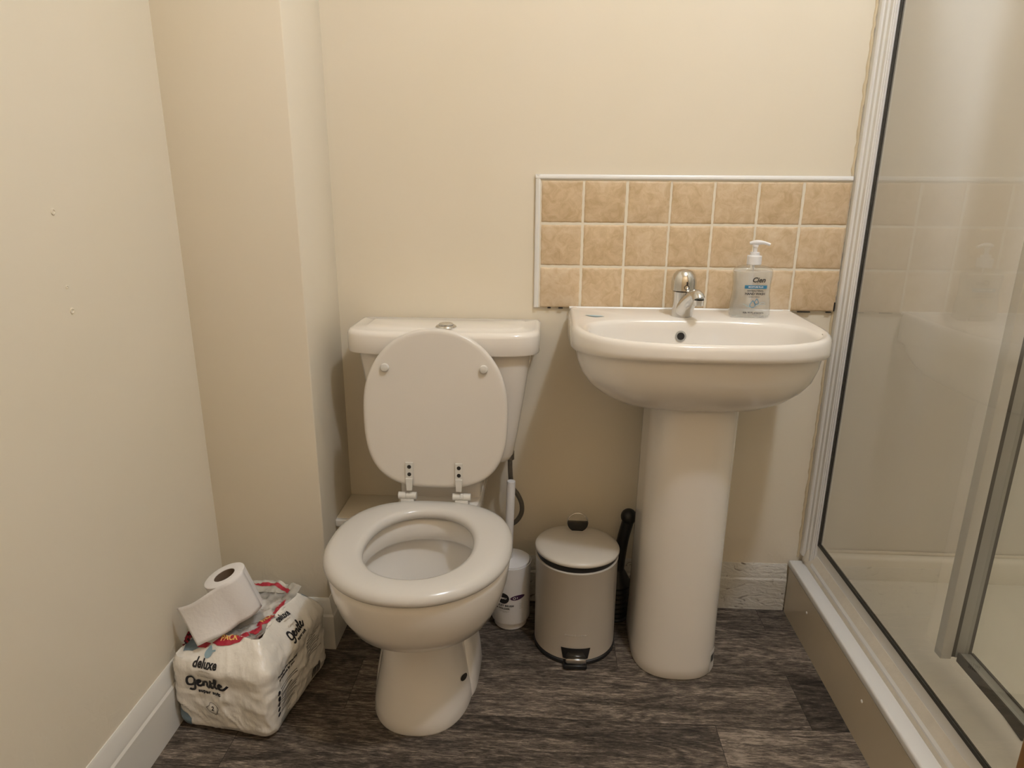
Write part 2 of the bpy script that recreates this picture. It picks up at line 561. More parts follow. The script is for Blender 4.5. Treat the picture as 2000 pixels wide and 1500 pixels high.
def decal(mb, vf, bvh, org, U, V, lift=.0006, mi=0, maxlen=.006, reach=.15):
    """Wrap a flat figure onto a surface: cast along -(U x V) from in front of it."""
    U = Vector(U).normalized(); V = Vector(V).normalized(); Nn = U.cross(V).normalized()
    org = Vector(org)
    bm = bmesh.new()
    vs = [bm.verts.new((x, y, 0)) for x, y in vf[0]]
    for q in vf[1]:
        try:
            bm.faces.new([vs[i] for i in q])
        except ValueError:
            pass
    bmesh.ops.triangulate(bm, faces=list(bm.faces))
    for _ in range(4):
        long = [e for e in bm.edges if e.calc_length() > maxlen]
        if not long:
            break
        bmesh.ops.subdivide_edges(bm, edges=long, cuts=1)
        bmesh.ops.triangulate(bm, faces=list(bm.faces))
    bm.verts.index_update()
    out, ok = [], []
    for p in bm.verts:
        q = org + U * p.co.x + V * p.co.y + Nn * reach
        h = bvh.ray_cast(q, -Nn, reach * 2)
        if h[0] is None:
            out.append(tuple(q - Nn * reach)); ok.append(False)
        else:
            nn = h[1] if h[1].dot(Nn) > 0 else -h[1]
            out.append(tuple(h[0] + Nn * lift * .5 + nn * lift)); ok.append(True)
    faces = [tuple(x.index for x in q.verts) for q in bm.faces if all(ok[x.index] for x in q.verts)]
    bm.free()
    mb.add(out, faces, mi)

def bvh_of(mb):
    return BVHTree.FromPolygons([Vector(p) for p in mb.v], mb.f)

# ================================================================== SETTING
ZC = 2.72
YW = .008            # plaster face of the back wall
XL = -.769           # left wall
XB = -.507           # side of the pipe boxing
YB = -.230           # front of the pipe boxing
XR = 1.52            # far wall of the shower
YF = -2.15           # wall behind the camera

def slab(name, mat, *b, fix=True):
    v, f = box_vf(*b)
    return struct(MB().add(v, f).build(name, mat, smooth=False))

slab('ceiling', M['ceiling'], XL - .1, XR + .1, YF - .1, YW + .1, ZC, ZC + .08)
slab('wall_back', M['wall'], XL - .1, XR + .1, YW, YW + .1, 0, ZC)
slab('wall_right', M['showerwall'], XR, XR + .1, YF, YW, 0, ZC)
slab('wall_front', M['frontwall'], XL - .1, XR + .1, YF - .1, YF, 0, ZC)
slab('wall_shower', M['showerwall'], .757, XR, .002, YW, .10, ZC)

# left wall with its two filled screw holes and a scuff
mb = MB().add(*box_vf(XL - .1, XL, YF, YW, 0, ZC))
wl = struct(mb.build('wall_left', M['wall'], smooth=False))

def on_left(u_y, z, r):
    prof = [(r, 0), (r * .95, .0012), (r * .6, .0016), (r * .45, .0002), (0.0002, -.0004)]
    v, f = lathe(prof, 14, cap0=False)
    Mx = Matrix.Translation((XL, u_y, z)) @ Matrix.Rotation(PI / 2, 4, 'Y')
    return [tuple(Mx @ Vector(p)) for p in v], f

mb = MB()
for yy, zz in ((-.596, 1.084), (-.593, .924)):
    mb.add(*on_left(yy, zz, .0055))
mb.add(*on_left(-.5955, .964, .003))
t_ = struct(mb.build('trim_1', M['wall']))        # filled screw holes standing proud of the paint

# boxed-in corner: front face and side face
v, f = box_vf(XL, XB, YB, YW, 0, ZC)
struct(MB().add(*bevel_box(XL - .02, XB, YB, YW + .02, -.02, ZC + .02, .003, 2)).build('wall_boxing', M['boxpaint'] if 'boxpaint' in M else M['wall'], angle=60))

# low pipe ledge behind the toilet with its white nosing
mb = MB()
mb.add(*box_vf(XB, -.338, -.130, YW, 0, .298), 0)
mb.add(*bevel_box(XB, -.338, -.128, YW, .296, .309, .002, 2), 0)
mb.add(*bevel_box(XB, -.338, -.140, -.127, .288, .3085, .003, 2), 1)
struct(mb.build('trim_2', [M['wall'], M['trim']], angle=50))

# floor planks, each quad with its own tone
def build_floor():
    rows = [(-2.15, -2.12)]
    edges = [.07, -.10, -.272, -.442, -.612]
    while edges[-1] > -2.2:
        edges.append(edges[-1] - .17)
    starts = {0: .62, 1: .212, 2: .616, 3: .408, 4: .01, 5: .6}
    v, f, tone = [], [], []
    fixed = {(1, 0): .10, (1, 1): .36, (2, 0): .34, (2, 1): -.04, (2, -1): .16, (3, 0): .14, (3, 1): .50, (3, -1): .26, (4, 0): .2, (4, 1): .3}
    rnd = random.Random(4)
    gap = .0006
    for r in range(len(edges) - 1):
        y1, y0 = edges[r], edges[r + 1]
        x0 = starts.get(r, rnd.uniform(0, 1))
        for k in range(-1, 4):
            a, b = x0 + 1.03 * (k - 1), x0 + 1.03 * k
            if b < XL or a > .80:
                continue
            a, b = max(a, XL - .02), min(b, .80)
            o = len(v)
            v += [(a + gap, y0 + gap, 0), (b - gap, y0 + gap, 0), (b - gap, y1 - gap, 0), (a + gap, y1 - gap, 0)]
            f.append((o, o + 1, o + 2, o + 3))
            tone.append(fixed.get((r, k), rnd.uniform(.1, .65)))
    n = len(f)
    v2, f2 = box_vf(XL - .1, XR + .1, YF - .1, YW + .1, -.08, -.0007)
    mb = MB().add(v, f, 0).add(v2, f2, 1)
    o = struct(mb.build('floor', [M['floor'], M['dark']], smooth=False, fix=False))
    at = o.data.attributes.new('tone', 'FLOAT', 'FACE')
    for i in range(len(o.data.polygons)):
        at.data[i].value = tone[i] if i < n else 0
build_floor()

# skirting boards: moulded profile swept along a wall
SK = [(0, 0), (.0135, 0), (.0135, .098), (.0105, .104), (.0105, .112), (.0065, .124), (.005, .139), (.002, .146), (0, .146)]
def skirting(name, p0, p1, n, h=1.0, mat='trim', m0=0, m1=0):
    """p0->p1 along the wall, n = outward normal; m0/m1 mitre ends outward (+) or inward (-)."""
    d = (Vector((*p1, 0)) - Vector((*p0, 0))).normalized()
    r0 = [(p0[0] + n[0] * a - d.x * a * m0, p0[1] + n[1] * a - d.y * a * m0, z * h) for a, z in SK]
    r1 = [(p1[0] + n[0] * a + d.x * a * m1, p1[1] + n[1] * a + d.y * a * m1, z * h) for a, z in SK]
    v, f = loft([r0, r1])
    return struct(MB().add(v, f).build(name, M[mat], angle=25))
skirting('baseboard_left', (XL, YF), (XL, YB), (1, 0), 1.0)
skirting('baseboard_boxing', (XL + .0135, YB), (XB, YB), (0, -1), .96, m1=1)
skirting('baseboard_boxing_side', (XB, YB), (XB, -.1305), (1, 0), .96, m0=1)
skirting('baseboard_back', (-.120, YW), (.694, YW), (0, -1), .945, 'peel')

# ================================================================== LAMP (above the picture)
lamp = thing('ceiling_lamp', 'round ceiling lamp above the middle of the room', 'lamp', (LAMP_AT[0], LAMP_AT[1], ZC))
MB().add(*lathe([(.07, -.03), (.085, -.022), (.09, 0)], 32, (LAMP_AT[0], LAMP_AT[1], ZC))).build('lamp_base', M['whiteplastic'], lamp)
ld = bpy.data.lights.new('lamp_light', 'POINT')
ld.energy = LAMP_POWER; ld.color = LAMP_COLOUR; ld.shadow_soft_size = LAMP_RADIUS
lo = bpy.data.objects.new('lamp_light', ld); COL.objects.link(lo)
lo.location = LAMP_AT

# ================================================================== TILED SPLASHBACK
def splashback():
    t = thing('tile_splashback', 'splashback of beige stone tiles with white edging above the washbasin', 'splashback', (.357, YW, .838))
    P, zt = .102, 1.144
    rnd = random.Random(11)
    mb = MB(); tone = []
    jx = [0] + [rnd.uniform(-.0012, .0012) for _ in range(6)] + [0]
    for r in range(3):
        for c in range(7):
            g = .0024
            x0, x1 = c * P + jx[c] + g + rnd.uniform(-.0004, .0006), (c + 1) * P + jx[c + 1] - g + rnd.uniform(-.0006, .0004)
            if c == 6:
                x1 = .7195
            z1, z0 = zt - r * P - (g if r else .0034) + rnd.uniform(-.0006, .0004), zt - (r + 1) * P + (g if r < 2 else .0006) + rnd.uniform(-.0004, .0006)
            n0 = len(mb.f)
            nx = 10
            # pillowed face with a slightly wavy edge
            rings = []
            for d_, yy in ((0, .0075), (0, .0022), (.0016, .0006), (.005, -.0004)):
                ringp = []
                for k in range(4 * nx):
                    s_, q = divmod(k, nx); u = q / nx
                    px_, pz_ = ((u, 0), (1, u), (1 - u, 1), (0, 1 - u))[s_]
                    wob = .0005 * math.sin(7 * u * PI + s_ * 2.1 + c * 1.7 + r)
                    ix = min(max(px_, 0), 1); iz = min(max(pz_, 0), 1)
                    xx = x0 + d_ + ix * (x1 - x0 - 2 * d_) + (wob if s_ in (1, 3) else 0)
                    zz = z0 + d_ + iz * (z1 - z0 - 2 * d_) + (wob if s_ in (0, 2) else 0)
                    ringp.append((xx, yy, zz))
                rings.append(ringp)
            mb.add(*loft(rings, cap0=False))
            tone += [rnd.random()] * (len(mb.f) - n0)
    o = mb.build('stone_tiles', M['tile'], t, angle=60)
    at = o.data.attributes.new('tone', 'FLOAT', 'FACE')
    for i in range(len(o.data.polygons)):
        at.data[i].value = tone[i]
    MB().add(*box_vf(-.002, .7195, .0018, YW, .8385, 1.1435)).build('grout', M['grout'], t, smooth=False)
    # white quadrant edging, top and left
    prof = [(0, 0), (0, -.0045)] + [(.0085 - .0085 * math.cos(a), -.0045 - .004 * math.sin(a) + 0) for a in (0.4, .8, 1.2, 1.57)] + [(.0115, -.0065), (.0115, 0)]
    a = MB()
    r0 = [(-.0125, YW + y - .002, 1.1425 + .0125 - w_) for w_, y in prof]
    r1 = [(.7195, YW + y - .002, 1.1425 + .0125 - w_) for w_, y in prof]
    a.add(*loft([r0, r1]))
    r0 = [(-.0125 + w_, YW + y - .0018, .839) for w_, y in prof]
    r1 = [(-.0125 + w_, YW + y - .0018, 1.1545) for w_, y in prof]
    a.add(*loft([r0, r1]))
    a.build('edge_trim', M['upvc'], t, angle=30)
    # broken, blackened grout along the lower edge
    for x0, x1 in ((.022, .030), (.049, .060), (.111, .118), (.152, .160), (.247, .253), (.356, .395), (.632, .662), (.70, .712)):
        MB().add(*box_vf(x0, x1, -.0008, .004, .8365, .8392)).build('grout_gap', M['dark'], t, smooth=False)
    MB().add(*box_vf(.7165, .7195, -.0008, .004, .84, .862)).build('grout_gap', M['dark'], t, smooth=False)
splashback()

# ================================================================== TOILET
TX = -.229
def toilet():
    t = thing('toilet', 'white close-coupled toilet with its lid raised against the cistern', 'toilet', (TX, -.30, 0))
    T3 = Matrix.Translation((TX, -.235, 0)) @ Matrix.Rotation(math.radians(-1), 4, 'Z') @ Matrix.Translation((-TX, .235, 0))
    n = 72
    # pan: pedestal, bowl and hollow inside as one skin
    rings = []
    def R(z, cy, hw, df, db, ef=2.2, eb=3.5):
        sh = -.012 * max(0, min(1, (.233 - z) / .02))
        rings.append(ring(egg(TX + sh, cy, hw, df, db, n, ef, eb), z))
    R(.000, -.36, .111, .150, .20, 2.3, 4)
    R(.006, -.36, .112, .153, .20, 2.3, 4)
    R(.030, -.36, .109, .149, .20, 2.3, 4)
    R(.080, -.36, .099, .139, .20, 2.3, 4)
    R(.130, -.36, .090, .129, .20, 2.3, 4)
    R(.180, -.36, .086, .122, .20, 2.3, 4)
    R(.222, -.36, .085, .122, .20, 2.3, 4)
    R(.228, -.37, .092, .125, .19, 2.3, 4)
    R(.237, -.385, .108, .140, .19, 2.2, 3.6)
    R(.253, -.40, .134, .160, .19, 2.1, 3.2)
    R(.273, -.41, .157, .178, .19, 2.1, 3)
    R(.307, -.415, .173, .192, .19, 2.1, 3)
    R(.347, -.42, .183, .199, .19, 2.1, 2.8)
    R(.378, -.42, .187, .203, .19, 2.1, 2.8)
    R(.392, -.42, .187, .203, .19, 2.1, 2.8)
    R(.398, -.42, .181, .197, .185, 2.1, 2.8)
    R(.398, -.43, .132, .160, .150, 2.1, 2.2)
    R(.392, -.43, .126, .154, .144, 2.1, 2.2)
    R(.352, -.43, .124, .152, .140, 2.1, 2.2)
    R(.344, -.43, .130, .158, .146, 2.1, 2.2)
    R(.346, -.43, .142, .168, .160, 2.1, 2.2)
    R(.330, -.43, .146, .172, .162, 2.1, 2.2)
    R(.290, -.42, .130, .155, .140, 2.1, 2.2)
    R(.235, -.39, .085, .100, .085, 2.1, 2.2)
    R(.215, -.375, .062, .070, .060, 2.1, 2.2)
    R(.170, -.365, .050, .055, .050, 2.1, 2.2)
    mb = MB().add(*loft(rings))
    # waste duct flanges each side of the foot
    fr = []
    for z, hw, df in ((0, .120, .122), (.008, .121, .122), (.05, .116, .108), (.10, .107, .088), (.15, .093, .068), (.20, .080, .05), (.225, .05, .04)):
        fr.append(ring(egg(TX - .012, -.295, hw, df, .11, 48, 4, 4), z))
    mb.add(*loft(fr))
    # rear deck and cistern support
    dk = []
    for z, hw, y0 in ((.15, .06, -.20), (.22, .075, -.22), (.30, .088, -.235), (.36, .096, -.25), (.392, .100, -.26), (.402, .098, -.257), (.405, .092, -.25)):
        o_ = d_outline(TX, hw, -.035, -.10, y0, .35, 30)
        dk.append(ring(resample_polar(o_, (TX, -.12), 48), z))
    mb.add(*loft(dk))
    mb.xf(T3)
    mb.add(*bevel_box(TX - .096, TX + .098, -.185, -.03, .39, .478, .012, 3))
    pan = mb.build('pan', M['porcelain'], t, angle=50)
    bv = bvh_of(mb)
    h = MB()
    decal(h, disc_flat(0, 0, .0075, .0070), bv, (-.152, -.38, .058), (1, .15, 0), (0, .45, .9), .0008)
    h.build('bolt_hole', M['dark'], pan)
    wv, wf = disc_flat(TX, -.367, .052, .056)
    MB().add([(x, y, .192) for x, y in wv], wf).build('water', M['liquid'], pan)
    # seat ring with soft edges
    prof = [(0, .400), (.004, .4165), (.014, .4235), (.028, .4262)]
    oo = egg(TX, -.43, .1925, .204, .193, n, 2.05, 2.5)
    io = egg(TX, -.437, .111, .130, .140, n, 2.1, 2.15)
    rr = [ring(inset(oo, .012), .3995), ring(inset(oo, .003), .401), ring(oo, .406), ring(inset(oo, .001), .413), ring(inset(oo, .006), .4205), ring(inset(oo, .016), .4252), ring(inset(oo, .032), .4265),
          ring(inset(io, -.014), .4255), ring(inset(io, -.006), .4225), ring(inset(io, -.001), .416), ring(io, .410), ring(inset(io, -.003), .403), ring(inset(io, -.010), .3995)]
    vv, ff = loft(rr + [rr[0]], False, False)
    MB().add(vv, ff).xf(T3).build('seat', M['seat'], t, angle=60)
    # raised lid leaning on the cistern
    s0 = Vector((0, -.2435, .4535)); s1 = Vector((0, -.2185, .823))
    up = (s1 - s0).normalized(); nb = Vector((1, 0, 0)).cross(up).normalized()      # nb points to the wall
    if nb.y < 0:
        nb = -nb
    Ls = (s1 - s0).length
    ol = egg(-.2275, Ls / 2 + .002, .1655, Ls / 2 + .002, Ls / 2, 90, 3.0, 2.1)
    def onlid(p, d_):
        return Vector((p[0], 0, 0)) + s0 + up * p[1] + nb * d_
    lr = [[onlid(p, .018) for p in inset(ol, .006)], [onlid(p, .014) for p in inset(ol, .0015)], [onlid(p, .009) for p in ol], [onlid(p, .003) for p in inset(ol, .0015)], [onlid(p, .0005) for p in inset(ol, .006)], [onlid(p, 0) for p in inset(ol, .012)]]
    lid = MB().add(*loft(lr)).build('lid', M['seatlid'], t, angle=60)
    for x, z in ((-.3385, .737), (-.1165, .737)):
        s_ = (z - s0.z) / up.z
        c = onlid((x, s_), 0)
        Mx = Matrix((Vector((1, 0, 0)), up, -nb)).transposed().to_4x4(); Mx.translation = c
        v, f = lathe([(.0095, -.001), (.0095, .005), (.008, .0075), (.0035, .009)], 24)
        MB().add(v, f).xf(Mx).build('buffer', M['hinge'], lid)
    for x, sg in ((-.2885, -1), (-.1735, 1)):
        h = MB()
        # strap: plate on the lid, bent down to the barrel
        for a, b, w0, w1, d0, d1 in ((.022, .062, .0085, .0085, -.0035, .0), (-.004, .024, .0062, .008, -.0075, -.002)):
            q = []
            for s_, hw in ((a, w0), (b, w1)):
                q.append([onlid((x + sx * hw, s_), dd) for sx, dd in ((-1, d1), (1, d1), (1, d0), (-1, d0))])
            h.add(*loft(q))
        bc = Vector((x + sg * .006, -.2435, .4335))
        h.add(*tube([bc + Vector((-.021, 0, 0)), bc + Vector((-.0035, 0, 0))], .0085, 20))
        h.add(*tube([bc + Vector((-.003, 0, 0)), bc + Vector((.0035, 0, 0))], .0082, 20))
        h.add(*tube([bc + Vector((.004, 0, 0)), bc + Vector((.021, 0, 0))], .0085, 20))
        h.add(*bevel_box(bc.x - .016, bc.x + .016, -.252, -.228, .402, .428, .003, 2))
        hg = h.build('hinge', M['hinge'], t, angle=40)
        for s_ in (.052, .034):
            c = onlid((x, s_), -.0036)
            Mx = Matrix((Vector((1, 0, 0)), up, -nb)).transposed().to_4x4(); Mx.translation = c
            v, f = lathe([(.0046, -.001), (.0046, .0004), (.0035, .0007)], 16)
            MB().add(v, f).xf(Mx).build('screw', M['dark'], hg)
    # cistern body
    cx = -.2165
    C = (cx, -.08)
    rings = []
    for z, hw, ys, yf in ((.474, .120, -.07, -.125), (.4765, .140, -.085, -.145), (.484, .154, -.095, -.157), (.50, .163, -.10, -.163), (.55, .172, -.10, -.166), (.65, .188, -.10, -.170), (.762, .204, -.10, -.175)):
        o_ = d_outline(cx, hw, -.001, ys, yf, .36, 60)
        rings.append(ring(resample_polar(o_, C, 96), z))
    MB().add(*loft(rings)).build('cistern', M['porcelain'], t, angle=50)
    # cistern lid with a shallow raised panel
    o_ = d_outline(cx - .003, .2255, -.0005, -.100, -.192, .46, 70)
    op = resample_polar(o_, C, 110)
    def ins(d_, z):
        return ring([(p[0] + (cx - p[0]) * d_ / .2255, p[1] + (C[1] - p[1]) * d_ / .1) for p in op], z)
    rings = [ins(.008, .758), ins(.001, .757), ins(.0, .760), ins(.0, .797), ins(.0015, .8035), ins(.006, .808), ins(.013, .8095), ins(.036, .8085), ins(.040, .8105), ins(.046, .8115)]
    MB().add(*loft(rings)).build('cistern_lid', M['porcelain'], t, angle=40)
    bt = MB().add(*lathe([(.0240, .8108), (.0245, .813), (.0222, .8158), (.0185, .8168), (.0178, .8155)], 36, (-.213, -.131, 0)))
    fb = bt.build('flush_button', M['chrome'], t, angle=30)
    MB().add(*lathe([(.0168, .8145), (.0168, .8195), (.015, .8208), (.003, .8198)], 32, (-.213, -.131, 0))).build('push_cap', M['chrome'], fb, angle=30)
toilet()

# flexible supply hose below the cistern
hp = smooth_path([(-.066, -.055, .478), (-.065, -.055, .42), (-.060, -.052, .375), (-.045, -.050, .35), (-.0345, -.048, .322), (-.036, -.048, .293), (-.054, -.046, .266), (-.085, -.03, .25), (-.095, .004, .25)], 8)
hose = thing('supply_hose', 'braided flexible water hose looping down below the cistern', 'hose', (-.095, .004, .25))
MB().add(*tube(hp, .0062, 14)).build('braid', M['steel'], hose)
MB().add(*lathe([(.0105, .452), (.0105, .476)], 6, (-.0655, -.055, 0))).build('nut', M['steel'], hose, angle=20)

# ================================================================== WASHBASIN
def basin():
    t = thing('washbasin', 'white D-shaped washbasin on a full pedestal under beige tiles', 'basin', (.348, 0, 0))
    cx, n = .3445, 128
    C = (cx, -.195)
    od = d_outline(cx, .2715, -.0005, -.185, -.412, .74, 90, .0)
    op = resample_polar(od, C, n)
    tilt = lambda p, z0: z0 + .10 * (-p[1]) 
    def sc(s, z, cy=-.10, sl=0.0):
        return [(cx + (p[0] - cx) * s, cy + (p[1] - cy) * s, z + sl * (-p[1])) for p in op]
    def insx(d_, z, sl=0.0):
        q = []
        for p in op:
            L_ = math.hypot(p[0] - C[0], p[1] - C[1]); k = (L_ - d_) / L_
            y = C[1] + (p[1] - C[1]) * k
            if p[1] > -.004:
                y = min(p[1], y + d_)
            q.append((C[0] + (p[0] - C[0]) * k, y, z + sl * (-p[1])))
        return q
    inner = resample_polar(egg(cx, -.262, .237, .126, .128, 96, 2.5, 3.4), C, n)
    def inn(s, z, c=(cx, -.26)):
        return [(c[0] + (p[0] - c[0]) * s, c[1] + (p[1] - c[1]) * s, z) for p in inner]
    rings = []
    # underside from the bottom up
    rings += [sc(.30, .663, -.15), sc(.42, .665, -.15), sc(.55, .671, -.14), sc(.68, .682, -.13), sc(.78, .699, -.12), sc(.86, .720, -.11), sc(.915, .743, -.10), sc(.945, .762, -.09, .03), sc(.957, .767, -.08, .095)]
    rings += [insx(.0085, .770, .095), insx(.003, .7695, .095), insx(.0, .774, .095), insx(.0, .80, .045), insx(.001, .830), insx(.0035, .8375), insx(.008, .8420), insx(.013, .8425), insx(.019, .8405)]
    # deck then bowl
    rings += [inn(1.03, .8385), inn(1.0, .8365), inn(.975, .829), inn(.955, .815), inn(.92, .785), inn(.83, .745), inn(.66, .715), inn(.40, .700), inn(.12, .694)]
    b = MB().add(*loft(rings))
    bowl = b.build('bowl', M['porcelain'], t, angle=48)
    # overflow in the rear wall of the bowl
    bv = bvh_of(b)
    h = MB()
    decal(h, disc_flat(0, 0, .0125), bv, (.326, -.19, .812), (1, 0, 0), (0, .2, 1), .0015, reach=.1)
    h.build('overflow_hole', M['alu'], bowl)
    h = MB()
    decal(h, disc_flat(0, 0, .0085), bv, (.326, -.19, .812), (1, 0, 0), (0, .2, 1), .0022, reach=.1)
    h.build('overflow_slot', M['dark'], bowl)
    MB().add(*lathe([(.028, .6975), (.028, .7005), (.018, .7015), (.016, .699)], 32, (cx, -.26, 0))).build('waste', M['chrome'], bowl)
    MB().add(*tube([(.076, -.0025, .8395), (.345, -.0028, .8400), (.612, -.0025, .8395)], .0034, 8)).build('wall_sealant', M['upvc'], t)
    # pale blue sticker on the deck
    h = MB()
    decal(h, poly_flat([(-.022, .006), (-.012, .009), (.004, .0085), (.024, .001), (.012, -.006), (.002, -.010), (-.008, -.006)]), bv, (.131, -.115, .84), (1, 0, 0), (0, 1, 0), .0008, reach=.05)
    h.build('sticker', M['sticker'], bowl)
    # pedestal
    po = d_outline(.351, .1010, -.085, -.19, -.302, .80, 60, .01)
    pp = resample_polar(po, (.351, -.17), 96)
    def ps(s, z):
        k = 1 - .052 * min(1, z / .66)
        return [(.3520 + .0040 * min(1, z / .66) + (p[0] - .351) * s * k, -.085 + (p[1] + .085) * s, z) for p in pp]
    pm = MB().add(*loft([ps(1.0, 0), ps(1.012, .004), ps(1.01, .03), ps(.992, .10), ps(.985, .30), ps(.99, .50), ps(1.0, .676)]))
    ped = pm.build('pedestal', M['porcelain'], t, angle=60)
    pv = bvh_of(pm)
    h = MB()
    org, U, V = (.436, -.262, .030), (.62, .785, 0), (0, 0, 1)
    decal(h, rect_flat(-.016, .014, -.033, .031), pv, org, U, V, .0005, 0)
    rnd = random.Random(3)
    x = -.012
    while x < .012:
        wdt = rnd.choice((.0008, .0012, .002))
        decal(h, rect_flat(x, x + wdt, .001, .020), pv, org, U, V, .0009, 1)
        x += wdt + rnd.choice((.0008, .0014))
    h.build('barcode_label', [M['labelpaper'], M['ink']], ped)
basin()

# ================================================================== TAP
def tap():
    t = thing('basin_tap', 'chrome mixer tap standing on the washbasin', 'tap', (.335, -.09, .838))
    x, y = .3355, -.088
    rings = []
    for z, r, dx in ((.8375, .0235, 0), (.842, .0240, 0), (.860, .0232, 0), (.885, .0235, -.0008), (.897, .0245, -.001)):
        rings.append([(x + dx + r * math.cos(a * PI / 20), y + r * 1.05 * math.sin(a * PI / 20), z) for a in range(40)])
    MB().add(*loft(rings)).build('body', M['chrome'], t, angle=35)
    sp = smooth_path([(x + .001, y - .003, .849), (x + .005, y - .018, .868), (x + .011, y - .036, .886), (x + .017, y - .053, .896), (x + .020, y - .064, .895), (x + .0215, y - .070, .888)], 6)
    rr = [.0230 - .0095 * min(1, i / (len(sp) * .62)) for i in range(len(sp))]
    sm = MB().add(*tube(sp, rr, 24))
    so = sm.build('spout', M['chrome'], t, angle=45)
    MB().add(*lathe([(.0098, .875), (.0114, .8765), (.0114, .882), (.0118, .888)], 24, (x + .0212, y - .068, 0))).build('aerator', M['chrome'], so)
    hm = MB().add(*lathe([(.0250, .8985), (.0285, .9005), (.0288, .915), (.0285, .921), (.0272, .927), (.0245, .936), (.0180, .9435), (.008, .947), (.001, .948)], 40, (x - .001, y, 0)))
    ho = hm.build('handle', M['chrome'], t, angle=25)
    bv = bvh_of(hm)
    h = MB()
    v, f = ribbon_flat([(.005 * math.cos(a * PI / 8), .005 * math.sin(a * PI / 8) - .005) for a in range(17)], .0013, 2)
    decal(h, (v, f), bv, (x + .001, y - .03, .914), (1, .1, 0), (0, 0, 1), .0006)
    decal(h, rect_flat(-.0008, .0016, 0, .0085), bv, (x + .001, y - .03, .914), (1, .1, 0), (0, 0, 1), .0006)
    h.build('temperature_mark', M['dark'], ho)
tap()

# ================================================================== SOAP BOTTLE
def soap():
    x, y, z0 = .4905, -.082, .8385
    t = thing('soap_bottle', 'clear pump bottle of hand wash on the washbasin beside the tap', 'soap bottle', (x, y, z0))
    def rr(hw, hd, z, e=.55, n=48):
        return [(x + hw * math.copysign(abs(math.cos(2 * PI * k / n)) ** e, math.cos(2 * PI * k / n)), y + hd * math.copysign(abs(math.sin(2 * PI * k / n)) ** (e + .15), math.sin(2 * PI * k / n)), z0 + z) for k in range(n)]
    shape = [(.0, .041, .020), (.002, .0445, .0225), (.008, .0465, .024), (.03, .0455, .0240), (.055, .0418, .0232), (.075, .0418, .0232), (.095, .0438, .0235), (.105, .0440, .0232), (.112, .0415, .022), (.117, .034, .019), (.1195, .022, .0165), (.121, .0145, .0145), (.127, .0138, .0138)]
    bm_ = MB().add(*loft([rr(hw, hd, z, .55 if z < .118 else 1.0) for z, hw, hd in shape]))
    body = bm_.build('bottle', M['bottle'], t, angle=60)
    MB().add(*loft([rr(hw - .002, hd - .002, z + .0015, .55) for z, hw, hd in shape[:8]])).build('liquid', M['liquid'], body, angle=60)
    MB().add(*tube([(x, y, z0 + .006), (x, y, z0 + .125)], .0022, 10)).build('dip_tube', M['whiteplastic'], body)
    pump = MB()
    rib = [[(x + (r * (1 + .015 * (k % 2))) * math.cos(2 * PI * k / 56), y + (r * (1 + .015 * (k % 2))) * math.sin(2 * PI * k / 56), z0 + z) for k in range(56)] for r, z in ((.0148, .1215), (.0160, .1225), (.0160, .140), (.0148, .1415), (.0105, .142), (.0102, .1485), (.0095, .149))]
    pump.add(*loft(rib))
    pump.build('collar', M['whiteplastic'], t, angle=30)
    MB().add(*lathe([(.0045, .147), (.0045, .160), (.0062, .161), (.0062, .166)], 20, (x, y, z0))).build('stem', M['whiteplastic'], t)
    nz = MB()
    sp = smooth_path([(x - .0125, y + .004, z0 + .1685), (x, y, z0 + .1705), (x + .016, y - .006, z0 + .1705), (x + .029, y - .011, z0 + .1665)], 6)
    v, f = tube(sp, [.0032 + .0024 * math.exp(-((i / len(sp) - .36) / .22) ** 2) for i in range(len(sp))], 14)
    nz.add(v, f)
    nz.build('nozzle', M['whiteplastic'], t, angle=50)
    # printing
    bv = bvh_of(bm_)
    org, U, V = (x + .004, y, z0), (1, 0, 0), (0, 0, 1)
    pr = MB()
    D = lambda vf, mi, lift=.0006: decal(pr, vf, bv, org, U, V, lift, mi, .004, .08)
    D(shift(text_flat('Cien', .0155, .0004, .25), .004, .0885), 0)
    D(rect_flat(-.0255, .0245, .0690, .0768), 1)
    D(shift(text_flat('MOISTURE PLUS', .0046, .0001), -.001, .0729), 3, .0010)
    D(shift(text_flat('ANTIBACTERIAL', .0050, .0001), -.001, .0640), 2)
    D(shift(text_flat('HAND WASH', .0074, .0002), -.001, .0572), 2)
    D(shift(text_flat('Limited Edition', .0040, .0), -.002, .0505), 2)
    for cx_, cy_, s_ in ((-.0045, .032, 1.25), (.004, .0385, .95)):
        drop = [(.0045 * s_ * math.sin(a) * (1 if abs(a) > 0 else 1), 0) for a in (0,)]
        pts = []
        for k in range(25):
            a = 2 * PI * k / 24
            rr_ = .0048 * s_
            px_, py_ = rr_ * math.sin(a), -rr_ * math.cos(a)
            if py_ > 0:
                px_ *= (1 - py_ / rr_) ** .6 if py_ < rr_ else 0
                py_ *= 1.7
            pts.append((cx_ + px_, cy_ + py_))
        D(ribbon_flat(pts, .0013, 2), 1)
    D(ribbon_flat([(-.026, .034), (-.016, .030), (-.004, .026), (.008, .033), (.024, .033)], .0009), 4)
    D(ribbon_flat([(-.020, .030), (-.008, .0275), (.004, .030), (.016, .038), (.024, .036)], .0008), 4)
    D(shift(text_flat('Kills 99.9% of bacteria', .0052, .0001), -.001, .0140), 2)
    pr.build('printing', [M['ink'], M['inkblue'], M['inkblue2'] if 'inkblue2' in M else M['ink'], M['inkwhite'], M['inkpale']], body, smooth=False, fix=False)
soap()

